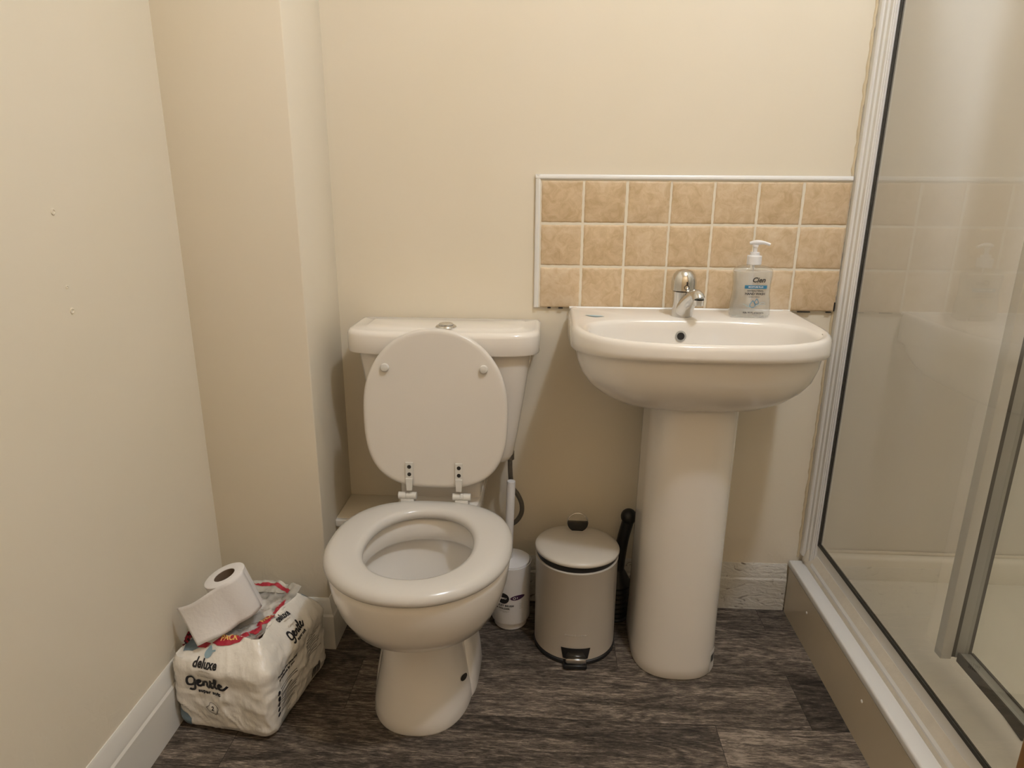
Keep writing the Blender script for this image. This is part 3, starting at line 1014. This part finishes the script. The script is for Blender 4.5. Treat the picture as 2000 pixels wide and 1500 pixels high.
# ================================================================== PEDAL BIN
def pedal_bin():
    x, y = .1085, -.164
    t = thing('pedal_bin', 'small beige pedal bin between the toilet and the basin pedestal', 'bin', (x, y, 0))
    c = (x, y, 0)
    MB().add(*lathe([(.098, 0), (.1035, .002), (.1035, .010), (.100, .013)], 72, c)).build('base', M['black'], t)
    bm_ = MB().add(*lathe([(.099, .0125), (.1015, .014), (.1015, .247), (.1028, .250), (.1028, .253), (.099, .2545)], 96, c))
    body = bm_.build('body', M['bin'], t, angle=30)
    tilt = Matrix.Translation((x, y + .1, .25)) @ Matrix.Rotation(math.radians(-2.2), 4, 'X') @ Matrix.Rotation(math.radians(1.2), 4, 'Y') @ Matrix.Translation((-x, -y - .1, -.25))
    MB().add(*lathe([(.097, .2535), (.099, .255), (.0995, .267), (.097, .269)], 72, c)).build('inner_rim', M['black'], t)
    MB().add(*lathe([(.099, .2625), (.1035, .2625), (.1045, .2645), (.1045, .268), (.1025, .2715), (.095, .2745), (.075, .2775), (.045, .2795), (.012, .2805)], 96, c)).xf(tilt).build('lid', M['binlid'], t, angle=40)
    # ring handle with black grip at the rear edge of the lid
    hc = Vector((.1115, -.101, .3015))
    arc = [hc + Vector((.0262 * math.cos(a), 0, .0262 * math.sin(a))) for a in [PI * k / 24 - .1 for k in range(27)]]
    MB().add(*tube(arc, .0016, 10)).build('ring_handle', M['chrome'], t)
    g = [(.0255, .004)] + [(.0262 * math.cos(PI + PI * k / 20), .0262 * .92 * math.sin(PI + PI * k / 20)) for k in range(20, -1, -1)][0:0]
    pts = [(-.0258, .003)] + [(-.0262 * math.cos(PI * k / 24), -.0245 * math.sin(PI * k / 24)) for k in range(25)] + [(.0258, .003)]
    r0 = [(hc.x + a, hc.y - .0045, hc.z + b) for a, b in pts]
    r1 = [(hc.x + a, hc.y + .0045, hc.z + b) for a, b in pts]
    MB().add(*loft([r0, r1])).build('grip', M['blackgloss'], t, angle=30)
    # pedal with chrome tread
    p = MB()
    bv = bvh_of(bm_)
    decal(p, poly_flat([(-.0355, .0185), (.0355, .0185), (.030, -.012), (-.030, -.012)]), bv, (x, y - .1, .030), (1, 0, 0), (0, 0, 1), .0012, maxlen=.01)
    p.add(*bevel_box(x - .030, x + .028, y - .122, y - .09, .003, .013, .003, 2))
    po = p.build('pedal', M['blackgloss'], t, angle=30)
    MB().add(*bevel_box(x - .0245, x + .0265, y - .1170, y - .1005, .0135, .0270, .004, 2)).build('tread', M['chrome'], po)
    # worn silver print above the pedal
    e = MB()
    xx = -.025
    rnd = random.Random(8)
    while xx < .024:
        wdt = rnd.uniform(.002, .0045)
        hh = rnd.uniform(.0012, .0022)
        decal(e, rect_flat(xx, xx + wdt, -hh, hh), bv, (x - .002, y - .1, .085), (1, 0, 0), (0, 0, 1), .0006)
        xx += wdt + rnd.uniform(.0006, .0012)
    e.build('worn_print', M['silver'], body)
pedal_bin()

# ================================================================== TOILET BRUSH AND HOLDER
def brush():
    x, y = -.0595, -.098
    c = (x, y, 0)
    h = thing('brush_holder', 'white cylindrical brush holder with printed front, between the toilet and the beige bin', 'brush holder', (x, y, 0))
    hm = MB().add(*lathe([(.041, 0), (.0435, .003), (.0435, .020), (.0505, .0225), (.0515, .026), (.0525, .160), (.0535, .184), (.0535, .187), (.0515, .1872), (.0505, .180), (.048, .03), (.02, .028)], 72, c))
    ho = hm.build('cup', M['whiteplastic'], h, angle=35)
    bv = bvh_of(hm)
    org, U, V = (x, y - .05, 0), (.985, -.17, 0), (0, 0, 1)
    p = MB()
    D = lambda vf, mi, lift=.0006: decal(p, vf, bv, org, U, V, lift, mi, .004, .12)
    D(disc_flat(-.0165, .1015, .0158), 0)
    D(shift(text_flat('SIMPLY', .0062, .0002), -.0165, .1020), 3, .0011)
    D(disc_flat(.0185, .1040, .0165, .0070, rot=.12), 1)
    D(ribbon_flat([(.0125 + .0030 * math.cos(a * PI / 8), .1035 + .0030 * math.sin(a * PI / 8)) for a in range(17)], .0013, 2), 3, .0011)
    D(rect_flat(.0185, .0200, .1015, .1062), 3, .0011)
    D(shift(text_flat('TOILET BRUSH', .0068, .0003, spacing=1.15), -.014, .0800), 0)
    D(shift(text_flat('& HOLDER', .0068, .0003, spacing=1.15), -.0175, .0712), 0)
    D(rect_flat(-.027, .000, .0630, .0637), 2)
    D(rect_flat(-.018, -.005, .0605, .0611), 2)
    for k in range(4):
        D(rect_flat(.024, .031, .084 - k * .0045, .0846 - k * .0045), 2)
    p.build('printing', [M['ink'], M['inkpurple'], M['inkgrey'], M['inkwhite']], ho, smooth=False, fix=False)
    b = thing('toilet_brush', 'white toilet brush with long upright handle standing in its white holder', 'toilet brush', (x, y, .187))
    MB().add(*lathe([(.0495, .184), (.0500, .188), (.0490, .1905), (.016, .1925), (.0135, .193)], 64, c)).build('cover_disc', M['whiteplastic'], b, angle=35)
    MB().add(*tube([(x - .007, y, .190), (x - .0005, y, .4075), (x - .0004, y, .4105)], [.0108, .0108, .0102], 28)).build('handle', M['whiteplastic'], b, angle=40)
    MB().add(*lathe([(.010, .034), (.034, .040), (.036, .075), (.034, .105), (.010, .115), (.006, .185)], 28, c)).build('bristles', M['whiteplastic'], b)
brush()

# ================================================================== PLUNGER
def plunger():
    x, y = .224, -.050
    t = thing('plunger', 'black bellows plunger with ball-topped handle half hidden behind the basin pedestal', 'plunger', (x, y, 0))
    prof = [(.040, 0), (.041, .004)]
    z = .008
    while z < .105:
        prof += [(.0365, z), (.0405, z + .005), (.0405, z + .008), (.0365, z + .013)]
        z += .0145
    prof += [(.034, z + .004), (.026, z + .020), (.0185, z + .032), (.0165, z + .036)]
    MB().add(*lathe(prof, 48, (x, y, 0))).build('bellows', M['black'], t, angle=50)
    MB().add(*tube(smooth_path([(x, y, .13), (x + .006, y, .19), (x + .014, y, .245), (x + .022, y, .283)], 6), [.0185 - .003 * min(1, i / 10) for i in range(19)], 20)).build('handle', M['black'], t)
    rings = []
    MB().add(*lathe([(.021 * math.sin(PI * (k + .4) / 20.8), (.297) - .0212 * math.cos(PI * (k + .4) / 20.8)) for k in range(21)], 36, (x + .0235, y, 0))).build('knob', M['black'], t)
plunger()

# ================================================================== TOILET ROLLS IN THEIR PACK
from mathutils import noise as MN
PC = Vector((-.6245, -.405, 0)); PHI = math.radians(-8.5)
PR = Matrix.Translation(PC) @ Matrix.Rotation(PHI, 4, 'Z')

def toilet_pack():
    t = thing('toilet_roll_pack', 'torn plastic multipack of toilet rolls on the floor beside the left wall', 'toilet roll pack', (PC.x, PC.y, 0))
    hx, hy, rc, n = .1115, .1285, .026, 320
    pts = []
    for qx, qy, a0 in ((1, 1, 0), (-1, 1, PI / 2), (-1, -1, PI), (1, -1, 1.5 * PI)):
        for k in range(9):
            a = a0 + PI / 2 * k / 8
            pts.append((qx * (hx - rc) + rc * math.cos(a), qy * (hy - rc) + rc * math.sin(a)))
    op = resample_polar(pts, (0, 0), n)
    rings = []
    levels = [(.002, .030), (.004, .016), (.012, .005), (.026, .0005), (.05, 0), (.075, -.001), (.10, -.001), (.13, 0), (.152, -.003), (.164, -.001), (.174, .005), (.184, .0135), (.194, .0245), (.203, .0355), (.2105, .0455), (.2145, .0505), (.2160, .0545)]
    fine = []
    for (za, da), (zb, db_) in zip(levels[:-1], levels[1:]):
        m_ = max(1, int((zb - za) / .0045))
        fine += [(za + (zb - za) * q / m_, da + (db_ - da) * q / m_) for q in range(m_)]
    levels = fine + [levels[-1]]
    for li, (z, d_) in enumerate(levels):
        r_ = []
        for k, (px, py) in enumerate(op):
            L_ = math.hypot(px, py)
            a = math.atan2(py, px)
            q = (L_ - d_) / L_
            # creases fan out from the corners; rolls bulge softly
            wr = .0042 * MN.noise(Vector((px * 9 + z * 14, py * 9 - z * 9, z * 16))) + .0036 * abs(MN.noise(Vector((px * 26 + z * 40, py * 26 + z * 30, z * 28))))
            rv = Vector((px * 11 + z * 9, py * 11 - z * 7, z * 10))
            wr += .0030 * max(0, 1 - abs(MN.noise(rv)) * 7) ** 1.5 + .0020 * max(0, 1 - abs(MN.noise(rv * 2.3 + Vector((4, 1, 7)))) * 6) ** 1.5
            side = .0018 * math.cos(px / hx * PI * 2) if abs(py) > hy * .85 else .0018 * math.cos(py / hy * PI * 2.5)
            up_ = min(1, z / .03)
            x_, y_ = px * q * (1 + (wr + side) * up_ / L_), py * q * (1 + (wr + side) * up_ / L_)
            zz = z
            if z > .18:
                zz += .005 * MN.noise(Vector((px * 16, py * 16, 3.3))) * (z - .18) / .03
                # torn low at the front-left corner, pulled up at the rear right
                dl = max(0, 1 - math.hypot(px + hx, py + hy * .95) / .09)
                zz -= dl * (z - .17) * .55
                dr = max(0, 1 - math.hypot(px - hx, py - hy) / .16)
                zz += dr * .006 * (z - .18) / .03
            if z < .02:
                zz += .004 * max(0, math.sin(px * 40 + 1)) * (z / .02)
            r_.append((x_, y_, zz))
        rings.append(r_)
    mb = MB().add(*loft(rings, True, False)).xf(PR)
    film = mb.build('wrapper', M['film'], t, angle=70, fix=True)
    bv = bvh_of(mb)
    X = PR.to_3x3() @ Vector((1, 0, 0)); Y = PR.to_3x3() @ Vector((0, 1, 0)); Z = Vector((0, 0, 1))
    # lettering, front and right side
    p = MB()
    pm_ = [p]
    def logo(org, U, V, s=1.0, mono=False):
        D = lambda vf, mi, lift=.0007: decal(pm_[0], [[(a * s, b * s) for a, b in vf[0]], vf[1]], bv, org, U, V, lift, mi, .005, .15)
        # swirl above the name
        if not mono:
            D(disc_flat(-.001, .0515, .0070, .0050), 2)
            D(ribbon_flat([(-.006, .053), (-.002, .0575), (.002, .0555), (.001, .052), (.006, .0545), (.011, .056)], .0024), 2, .0011)
        D(shift(text_flat('deluxe', .0165, .0007, spacing=1.02), 0, .0395), 0)
        D(shift(text_flat('toilet tissue', .0048), .002, .0300), 1)
        D(shift(text_flat('Cashmere', .0062, 0, .2), -.002, .0180), 1)
        wd = .0044
        # "Gentle" in one connected hand
        D(ribbon_flat([(-.0225, .0085), (-.0275, .0122), (-.0345, .0110), (-.0375, .0040), (-.0355, -.0030), (-.0295, -.0040), (-.0245, .0000), (-.0228, .0085)], wd), 0)
        D(ribbon_flat([(-.0228, .0085), (-.0232, -.004), (-.0245, -.0115), (-.0300, -.0145), (-.0345, -.0125)], wd), 0)
        D(ribbon_flat([(-.0225, -.0005), (-.0165, .0020), (-.0125, .0050), (-.0145, .0075), (-.0180, .0050), (-.0175, -.0015), (-.0130, -.0038), (-.0085, -.0010), (-.0072, .0050)], wd), 0)
        D(ribbon_flat([(-.0072, .0060), (-.0078, -.0038), (-.0060, .0030), (-.0020, .0062), (.0008, .0040), (.0002, -.0025), (.0035, -.0036), (.0068, .0000)], wd), 0)
        D(ribbon_flat([(.0068, .0000), (.0095, .0120), (.0080, .0020), (.0095, -.0034), (.0130, -.0025)], wd), 0)
        D(ribbon_flat([(.0055, .0072), (.0145, .0080)], wd * .8), 0)
        D(ribbon_flat([(.0130, -.0025), (.0175, .0060), (.0205, .0150), (.0180, .0165), (.0165, .0100), (.0170, -.0010), (.0205, -.0036)], wd), 0)
        D(ribbon_flat([(.0205, -.0030), (.0265, .0025), (.0300, .0055), (.0275, .0078), (.0240, .0045), (.0250, -.0018), (.0305, -.0035), (.0375, .0015), (.0400, .0045)], wd), 0)
        D(shift(text_flat('super soft', .0098, .0005, spacing=1.08), .004, -.0135), 0)
    fo = PR @ Vector((-.0270, -hy, .126))
    logo(fo, X, Z, 1.22)
    D = lambda vf, mi, lift=.0007: decal(p, vf, bv, fo, X, Z, lift, mi, .005, .15)
    sheet = [(-.008, -.056), (.000, -.050), (.003, -.043), (.016, -.048), (.019, -.055), (.017, -.066), (.010, -.068), (-.001, -.064), (-.008, -.056)]
    D(ribbon_flat(sheet, .0010, 3), 0)
    D(ribbon_flat([(.018, -.051), (.022, -.055), (.018, -.068), (.012, -.070)], .0009, 3), 0)
    D(shift(text_flat('2', .0125, .0004), .0085, -.0565), 0)
    p.build('front_print', [M['ink'], M['inkgold'], M['inkpale']], film, smooth=False, fix=False)
    p = MB()
    pm_[0] = p
    # side panel: the same name, a headline, bullet points, a code
    so = PR @ Vector((hx, .010, .178))
    logo(so, Y, Z, .80, True)
    D2 = lambda vf, mi, lift=.0007: decal(p, vf, bv, PR @ Vector((hx, 0, 0)), Y, Z, lift, mi, .005, .15)
    D2(shift(text_flat('Providing the symphony', .0085, .0004), -.052, .1365), 0)
    D2(shift(text_flat('of softness for you', .0085, .0004), -.056, .1265), 0)
    rnd = random.Random(2)
    for k in range(5):
        zc = .1035 - k * .0135
        D2(disc_flat(-.098, zc, .0052), 0)
        for q in range(2):
            L_ = rnd.uniform(.045, .068)
            D2(rect_flat(-.088, -.088 + L_, zc + .0025 - q * .0052 - .0007, zc + .0025 - q * .0052 + .0007), 0)
    for k in range(6):
        D2(rect_flat(-.094, -.094 + rnd.uniform(.03, .06), .032 - k * .0038, .0331 - k * .0038), 0)
    for k in range(9):
        a = rnd.uniform(.026, .034)
        D2(rect_flat(a, a + rnd.uniform(.045, .062), .135 - k * .0062, .1361 - k * .0062), 0)
    x = .050
    while x < .082:
        w_ = rnd.choice((.0011, .0018, .0026))
        D2(rect_flat(x, x + w_, .018, .046), 0)
        x += w_ + rnd.choice((.0012, .0018))
    p.build('side_print', [M['ink'], M['inkgold'], M['inkpale']], film, smooth=False, fix=False)
    # slate blue print at the torn corner (also painting in its hollow's shade), on the low corner and at the far top edge
    c_ = PR @ Vector((-hx + .02, -hy, .04))
    for pts_, org_, V_ in (([(-.030, .018), (-.014, .012), (.006, .002), (.014, -.010), (.012, -.028), (-.008, -.030), (-.030, -.022)], c_, Z),
                           ([(-.030, .012), (-.006, .020), (.020, .012), (.026, -.004), (.004, -.018), (-.020, -.016)], PR @ Vector((-.072, -.090, .22)), Y),
                           ([(-.012, .020), (.004, .024), (.018, .002), (.010, -.010)], PR @ Vector((.070, .096, .22)), Y)):
        q = MB()
        decal(q, poly_flat(pts_), bv, org_, X, V_, .0007, 0, .006)
        q.build('blue_print_and_hollow', M['inkteal'], film, smooth=True, fix=False)
    # crumpled clear film over the opening, standing up at the back and at the left
    cf = MB()
    nx, ny = 40, 46
    v = []
    for j in range(ny + 1):
        for i in range(nx + 1):
            u, w_ = -1 + 2 * i / nx, -1 + 2 * j / ny
            x_, y_ = u * .070, -.080 + (w_ + 1) / 2 * .186
            nzv = MN.noise(Vector((u * 3.1, w_ * 3.4, 5.1))) * .006 + MN.noise(Vector((u * 9, w_ * 9, 1.7))) * .0030 + abs(MN.noise(Vector((u * 5 + w_ * 6, w_ * 3, 9)))) * .004
            z_ = .2095 + nzv + .020 * max(0, (w_ - .45) / .55) ** 1.4 * (1 - .5 * abs(u)) + .005 * max(0, u)
            v.append((x_, y_, z_))
    f = [(j * (nx + 1) + i, j * (nx + 1) + i + 1, (j + 1) * (nx + 1) + i + 1, (j + 1) * (nx + 1) + i) for j in range(ny) for i in range(nx)
         if not (i < 12 and j < 10 + 2 * math.sin(i * 1.3))]
    cf.add(v, f).xf(PR)
    cfo = cf.build('clear_wrap', M['clearfilm'], t, angle=180, fix=False)
    # red band with yellow words around the opening, on wrapper and clear film alike
    b = MB()
    both = MB().add(mb.v, mb.f).add(cf.v, cf.f)
    bb = bvh_of(both)
    O_ = PR @ Vector((0, 0, .22))
    for pts_ in ([(-.030, -.092), (-.010, -.078), (.016, -.073), (.036, -.064), (.046, -.070), (.032, -.088), (.008, -.096), (-.014, -.098)],
                 [(-.062, -.100), (-.046, -.090), (-.032, -.092), (-.040, -.101)],
                 [(.036, -.063), (.042, -.046), (.054, -.038), (.059, -.046), (.052, -.062)],
                 [(.042, -.040), (.041, -.012), (.051, .006), (.062, .002), (.062, -.026), (.053, -.040)],
                 [(.050, .010), (.051, .050), (.057, .058), (.063, .03), (.061, .010)]):
        decal(b, poly_flat(pts_), bb, O_, X, Y, .0012, 0, .004)
    decal(b, shift(text_flat('PACK', .0150, .0004), .006, -.0825, 1, .12), bb, O_, X, Y, .0018, 1, .004)
    decal(b, shift(text_flat('PACK', .0130, .0004), .0515, -.016, 1, 1.4), bb, O_, X, Y, .0018, 1, .004)
    b.build('red_band', [M['inkred'], M['inkyellow']], film, smooth=False, fix=False)
    cb = bvh_of(cf)
    r_ = MB()
    decal(r_, poly_flat([(-.050, .096), (-.010, .101), (.030, .098), (.052, .088), (.050, .078), (.038, .086), (.004, .093), (-.030, .092)]), cb, PR @ Vector((0, 0, .22)), X, Y, .0008, 0, .004)
    r_.build('red_edge', M['inkred'], cfo, smooth=True, fix=False)
    # crumpled red scrap at the torn left edge
    sc = MB()
    v, f = [], []
    for i in range(15):
        for j in range(7):
            a = i / 14; b_ = j / 6
            v.append((-.100 + .006 * b_ + .009 * MN.noise(Vector((a * 6, b_ * 4, 2))), -.094 + .055 * a, .183 + .030 * b_ * (1 - .5 * abs(a - .5)) + .008 * MN.noise(Vector((a * 7, b_ * 3, 8)))))
    f = [(i * 7 + j, i * 7 + j + 1, (i + 1) * 7 + j + 1, (i + 1) * 7 + j) for i in range(14) for j in range(6)]
    sc.add(v, f, 0)
    for k in range(len(sc.f)):
        sc.m[k] = (0 if (k * 7) % 5 < 3 else 1)
    sc.xf(PR).build('torn_edge', [M['inkred'], M['ink']], film, smooth=True, fix=False)
toilet_pack()

def roll_meshes(R_=.0475, H=.098):
    n = 64
    v, f = lathe([(.0225, .002), (R_ - .003, 0), (R_, .002), (R_, H - .002), (R_ - .003, H), (.0225, H - .001), (.0225, .002)], n, cap0=False, cap1=False)
    tissue = MB().add(v, f)
    v, f = lathe([(.0226, .003), (.0226, H - .002), (.0213, H - .002), (.0213, .003), (.0226, .003)], n, cap0=False, cap1=False)
    core = MB().add(v, f)
    v2, f2 = lathe([(.0213, .006)], n, cap0=True, cap1=False)
    core.add(v2, f2)
    return tissue, core

def rolls():
    tm, cm = roll_meshes(.0415)
    spots = [((.042, .060), .1, 'wrapped toilet roll at the rear right of the torn pack, its core hole showing'),
             ((-.044, .060), .8, 'wrapped toilet roll at the rear left of the torn pack under crumpled clear film'),
             ((.042, -.030), 1.7, 'wrapped toilet roll at the front right of the torn pack under the red band')]
    first = None
    for (x, y), rz, lab in spots:
        p = PR @ Vector((x, y, .0945))
        if first is None:
            r = thing('toilet_roll', lab, 'toilet roll', (0, 0, 0), 'toilet rolls inside the pack')
            a = tm.build('tissue', M['paper'], r, angle=40)
            b = cm.build('core', M['card'], r, angle=40)
            first = (r, a, b)
        else:
            r = first[0].copy(); COL.objects.link(r)
            r['label'] = lab
            for q in first[1:]:
                c = q.copy(); COL.objects.link(c); c.parent = r
        r.location = p
        r.rotation_euler = (0, 0, rz)
    # loose roll on top of the pack with a sheet hanging off
    B = Vector((-.6290, -.420, .2305)); T = Vector((-.6590, -.4270, .3245))
    ax = (T - B).normalized()
    r = thing('toilet_roll', 'opened white toilet roll tilted on top of the pack with a sheet unrolled', 'toilet roll', (B.x, B.y, B.z))
    e1 = Vector((1, 0, 0)); e1 = (e1 - ax * e1.dot(ax)).normalized(); e2 = ax.cross(e1)
    Mx = Matrix((e1, e2, ax)).transposed().to_4x4(); Mx.translation = B
    tm2, cm2 = roll_meshes(.0435, .0985)
    tm2.xf(Mx).build('tissue', M['paper'], r, angle=40)
    cm2.xf(Mx).build('core', M['card'], r, angle=40)
    # sheet: leaves the roll at its front right and runs down to the left
    S = MB()
    nu, nv = 26, 12
    TL, BL = Vector((-.7490, -.468, .2640)), Vector((-.6890, -.512, .2080))
    v = []
    a1 = -1.28                                    # angle on the roll where the paper leaves it
    for j in range(nv + 1):
        h = j / nv
        for i in range(nu + 1):
            s = i / nu
            if s < .25:
                a = .05 + (a1 - .05) * (s / .25)
                d_ = e1 * math.cos(a) + e2 * math.sin(a)
                p = B + ax * (.0985 * (1 - h)) + d_ * (.0441 + .0004 * s)
            else:
                q = (s - .25) / .75
                d_ = e1 * math.cos(a1) + e2 * math.sin(a1)
                p0 = B + ax * (.0985 * (1 - h)) + d_ * .0442
                p1 = TL.lerp(BL, h)
                p = p0.lerp(p1, q) + (d_ * .010 * math.sin(PI * q)) + Vector((0, 0, .0016 * math.sin(7 * q + 3 * h)))
            v.append(p)
    f = [(j * (nu + 1) + i, j * (nu + 1) + i + 1, (j + 1) * (nu + 1) + i + 1, (j + 1) * (nu + 1) + i) for j in range(nv) for i in range(nu)]
    S.add(v, f)
    so = S.build('loose_sheet', M['paper'], r, angle=180, fix=False)
    sm = so.modifiers.new('thick', 'SOLIDIFY'); sm.thickness = .0006
rolls()

# ================================================================== SHOWER
YE = -.86            # near end of the enclosure, outside the picture
def shower():
    t = thing('shower_tray', 'raised white shower tray with a beige front panel along the right side', 'shower tray', (1.1, -.43, 0))
    MB().add(*bevel_box(.694, .762, YE, .0015, .136, .1555, .005, 3)).build('rim', M['trayrim'], t, angle=50)
    b = MB().add(*bevel_box(.76, XR, YE, .0015, .02, .118, .004, 2))
    b.add(*bevel_box(.76, XR, -.028, .0015, .10, .186, .010, 3))
    b.add(*bevel_box(XR - .03, XR, YE, .0015, .10, .186, .010, 3))
    b.build('basin', M['tray'], t, angle=50)
    MB().add(*tube([(.775, -.0035, .187), (1.0, -.0035, .1885), (1.25, -.0035, .187), (1.51, -.0035, .188)], .0055, 10)).build('sealant', M['sealant'], t)
    fp = MB().add(*box_vf(.6955, .714, YE, -.0085, 0, .136)).build('front_panel', M['riser'], t, smooth=False)
    for y, z in ((-.152, .095), (-.464, .101), (-.79, .10)):
        v, f = lathe([(.0036, -.0005), (.0036, .001), (.0022, .0018), (.0004, .002)], 16)
        MB().add(v, f).xf(Matrix.Translation((.6955, y, z)) @ Matrix.Rotation(-PI / 2, 4, 'Y')).build('screw_cap', M['inkwhite'], fp)

    s = thing('shower_screen', 'fixed clear glass shower screen in a white wall channel on the tray', 'shower screen', (.745, -.43, .1555))
    def extr_z(prof, z0, z1):
        return loft([[(x, y, z0) for x, y in prof], [(x, y, z1) for x, y in prof]])
    jp = [(.7225, .0078), (.7225, -.010), (.7250, -.014), (.7285, -.015), (.7285, -.026), (.7325, -.029), (.7325, -.041), (.7352, -.043), (.7352, -.046), (.7378, -.0462), (.7378, -.0505), (.7565, -.0505), (.7565, .0078)]
    MB().add(*extr_z(jp, .176, 2.08)).build('wall_channel', M['upvc'], s, angle=25)
    rp = [(.7305, .1557), (.7305, .172), (.7400, .190), (.7430, .2005), (.7440, .230), (.7515, .230), (.7565, .20), (.7565, .1557)]
    MB().add(*loft([[(x, -.0525, z) for x, z in rp], [(x, YE, z) for x, z in rp]])).build('bottom_rail', M['upvc'], s, angle=25)
    cp = [(.7292, .1557), (.7292, .161), (.7318, .1735), (.7390, .1905), (.7425, .2012), (.7440, .2012), (.7410, .188), (.7320, .170), (.7312, .1557)]
    MB().add(*loft([[(x, .0015, z) for x, z in cp], [(x, YE, z) for x, z in cp]])).build('rail_sealant', M['sealant'], s, angle=40)
    # lumpy sealant where channel and rail meet the wall
    rnd = random.Random(5)
    MB().add(*tube([(.7195 + rnd.uniform(-.0012, .0012), .0072, .162 + k * .012) for k in range(160)], [rnd.uniform(.0024, .0042) for k in range(160)], 8)).build('wall_sealant', M['stain'], s)
    MB().add(*tube([(.732, -.020, .168), (.733, -.0235, .180), (.734, -.026, .196), (.734, -.026, .212)], [.008, .009, .007, .002], 12)).build('corner_sealant', M['sealant'], s)
    MB().add(*box_vf(.7418, .7448, -.0555, -.0506, .230, 2.06)).add(*box_vf(.7472, .7500, -.0570, -.0506, .230, 2.06)).build('side_gasket', M['gasket'], s, smooth=False)
    MB().add(*box_vf(.7425, .7450, YE, -.0506, .2295, .2372)).add(*box_vf(.7470, .7500, YE, -.0506, .2295, .2372)).build('bottom_gasket', M['gasket'], s, smooth=False)
    MB().add(*box_vf(.7450, .7470, YE, -.052, .2302, 2.02)).build('glass_pane', M['glass'], s, smooth=False)

    d = thing('shower_door', 'inner shower door panel with white edge strip, seen through the glass screen', 'shower door', (.90, -.5, .1185))
    yP = -.416
    MB().add(*bevel_box(.858, .8805, yP - .012, yP + .012, .185, 1.98, .002, 2)).build('edge_strip', M['upvc'], d, angle=40)
    MB().add(*box_vf(.8805, .8885, yP - .010, yP + .012, .190, 1.98)).add(*box_vf(.9145, .9220, yP - .008, yP + .012, .190, 1.98)).build('post_gasket', M['gasket'], d, smooth=False)
    MB().add(*box_vf(.8885, .9145, yP - .009, yP + .012, .188, 1.98)).build('post', M['alu'], d, smooth=False)
    r = []
    MB().add(*box_vf(.8965, .9190, YE, yP - .0105, .180, .1985)).build('lower_rail', M['alu'], d, smooth=False)
    MB().add(*box_vf(.8925, .8965, YE, yP - .0105, .180, .201)).add(*box_vf(.9190, .9235, YE, yP - .0105, .180, .2015)).build('rail_gasket', M['gasket'], d, smooth=False)
    # dark strip lying on the tray floor under the door
    a0, a1_ = Vector((.972, -.299, .118)), Vector((.943, -.572, .118))
    n_ = Vector((.007, .0005, 0)); h_ = Vector((0, 0, .004))
    MB().add(*loft([[a0, a0 + n_, a0 + n_ + h_, a0 + h_], [a1_, a1_ + n_, a1_ + n_ + h_, a1_ + h_]])).build('floor_strip', M['gasket'], t, smooth=False)
    MB().add(*box_vf(.9060, .9095, YE, yP - .0105, .1985, 1.97)).build('glass_pane', M['glass2'], d, smooth=False)

    struct(MB().add(*bevel_box(.699, .80, -.905, -.8615, 0, 2.1, .003, 2)).build('trim_3', M['wood'], angle=50))
shower()
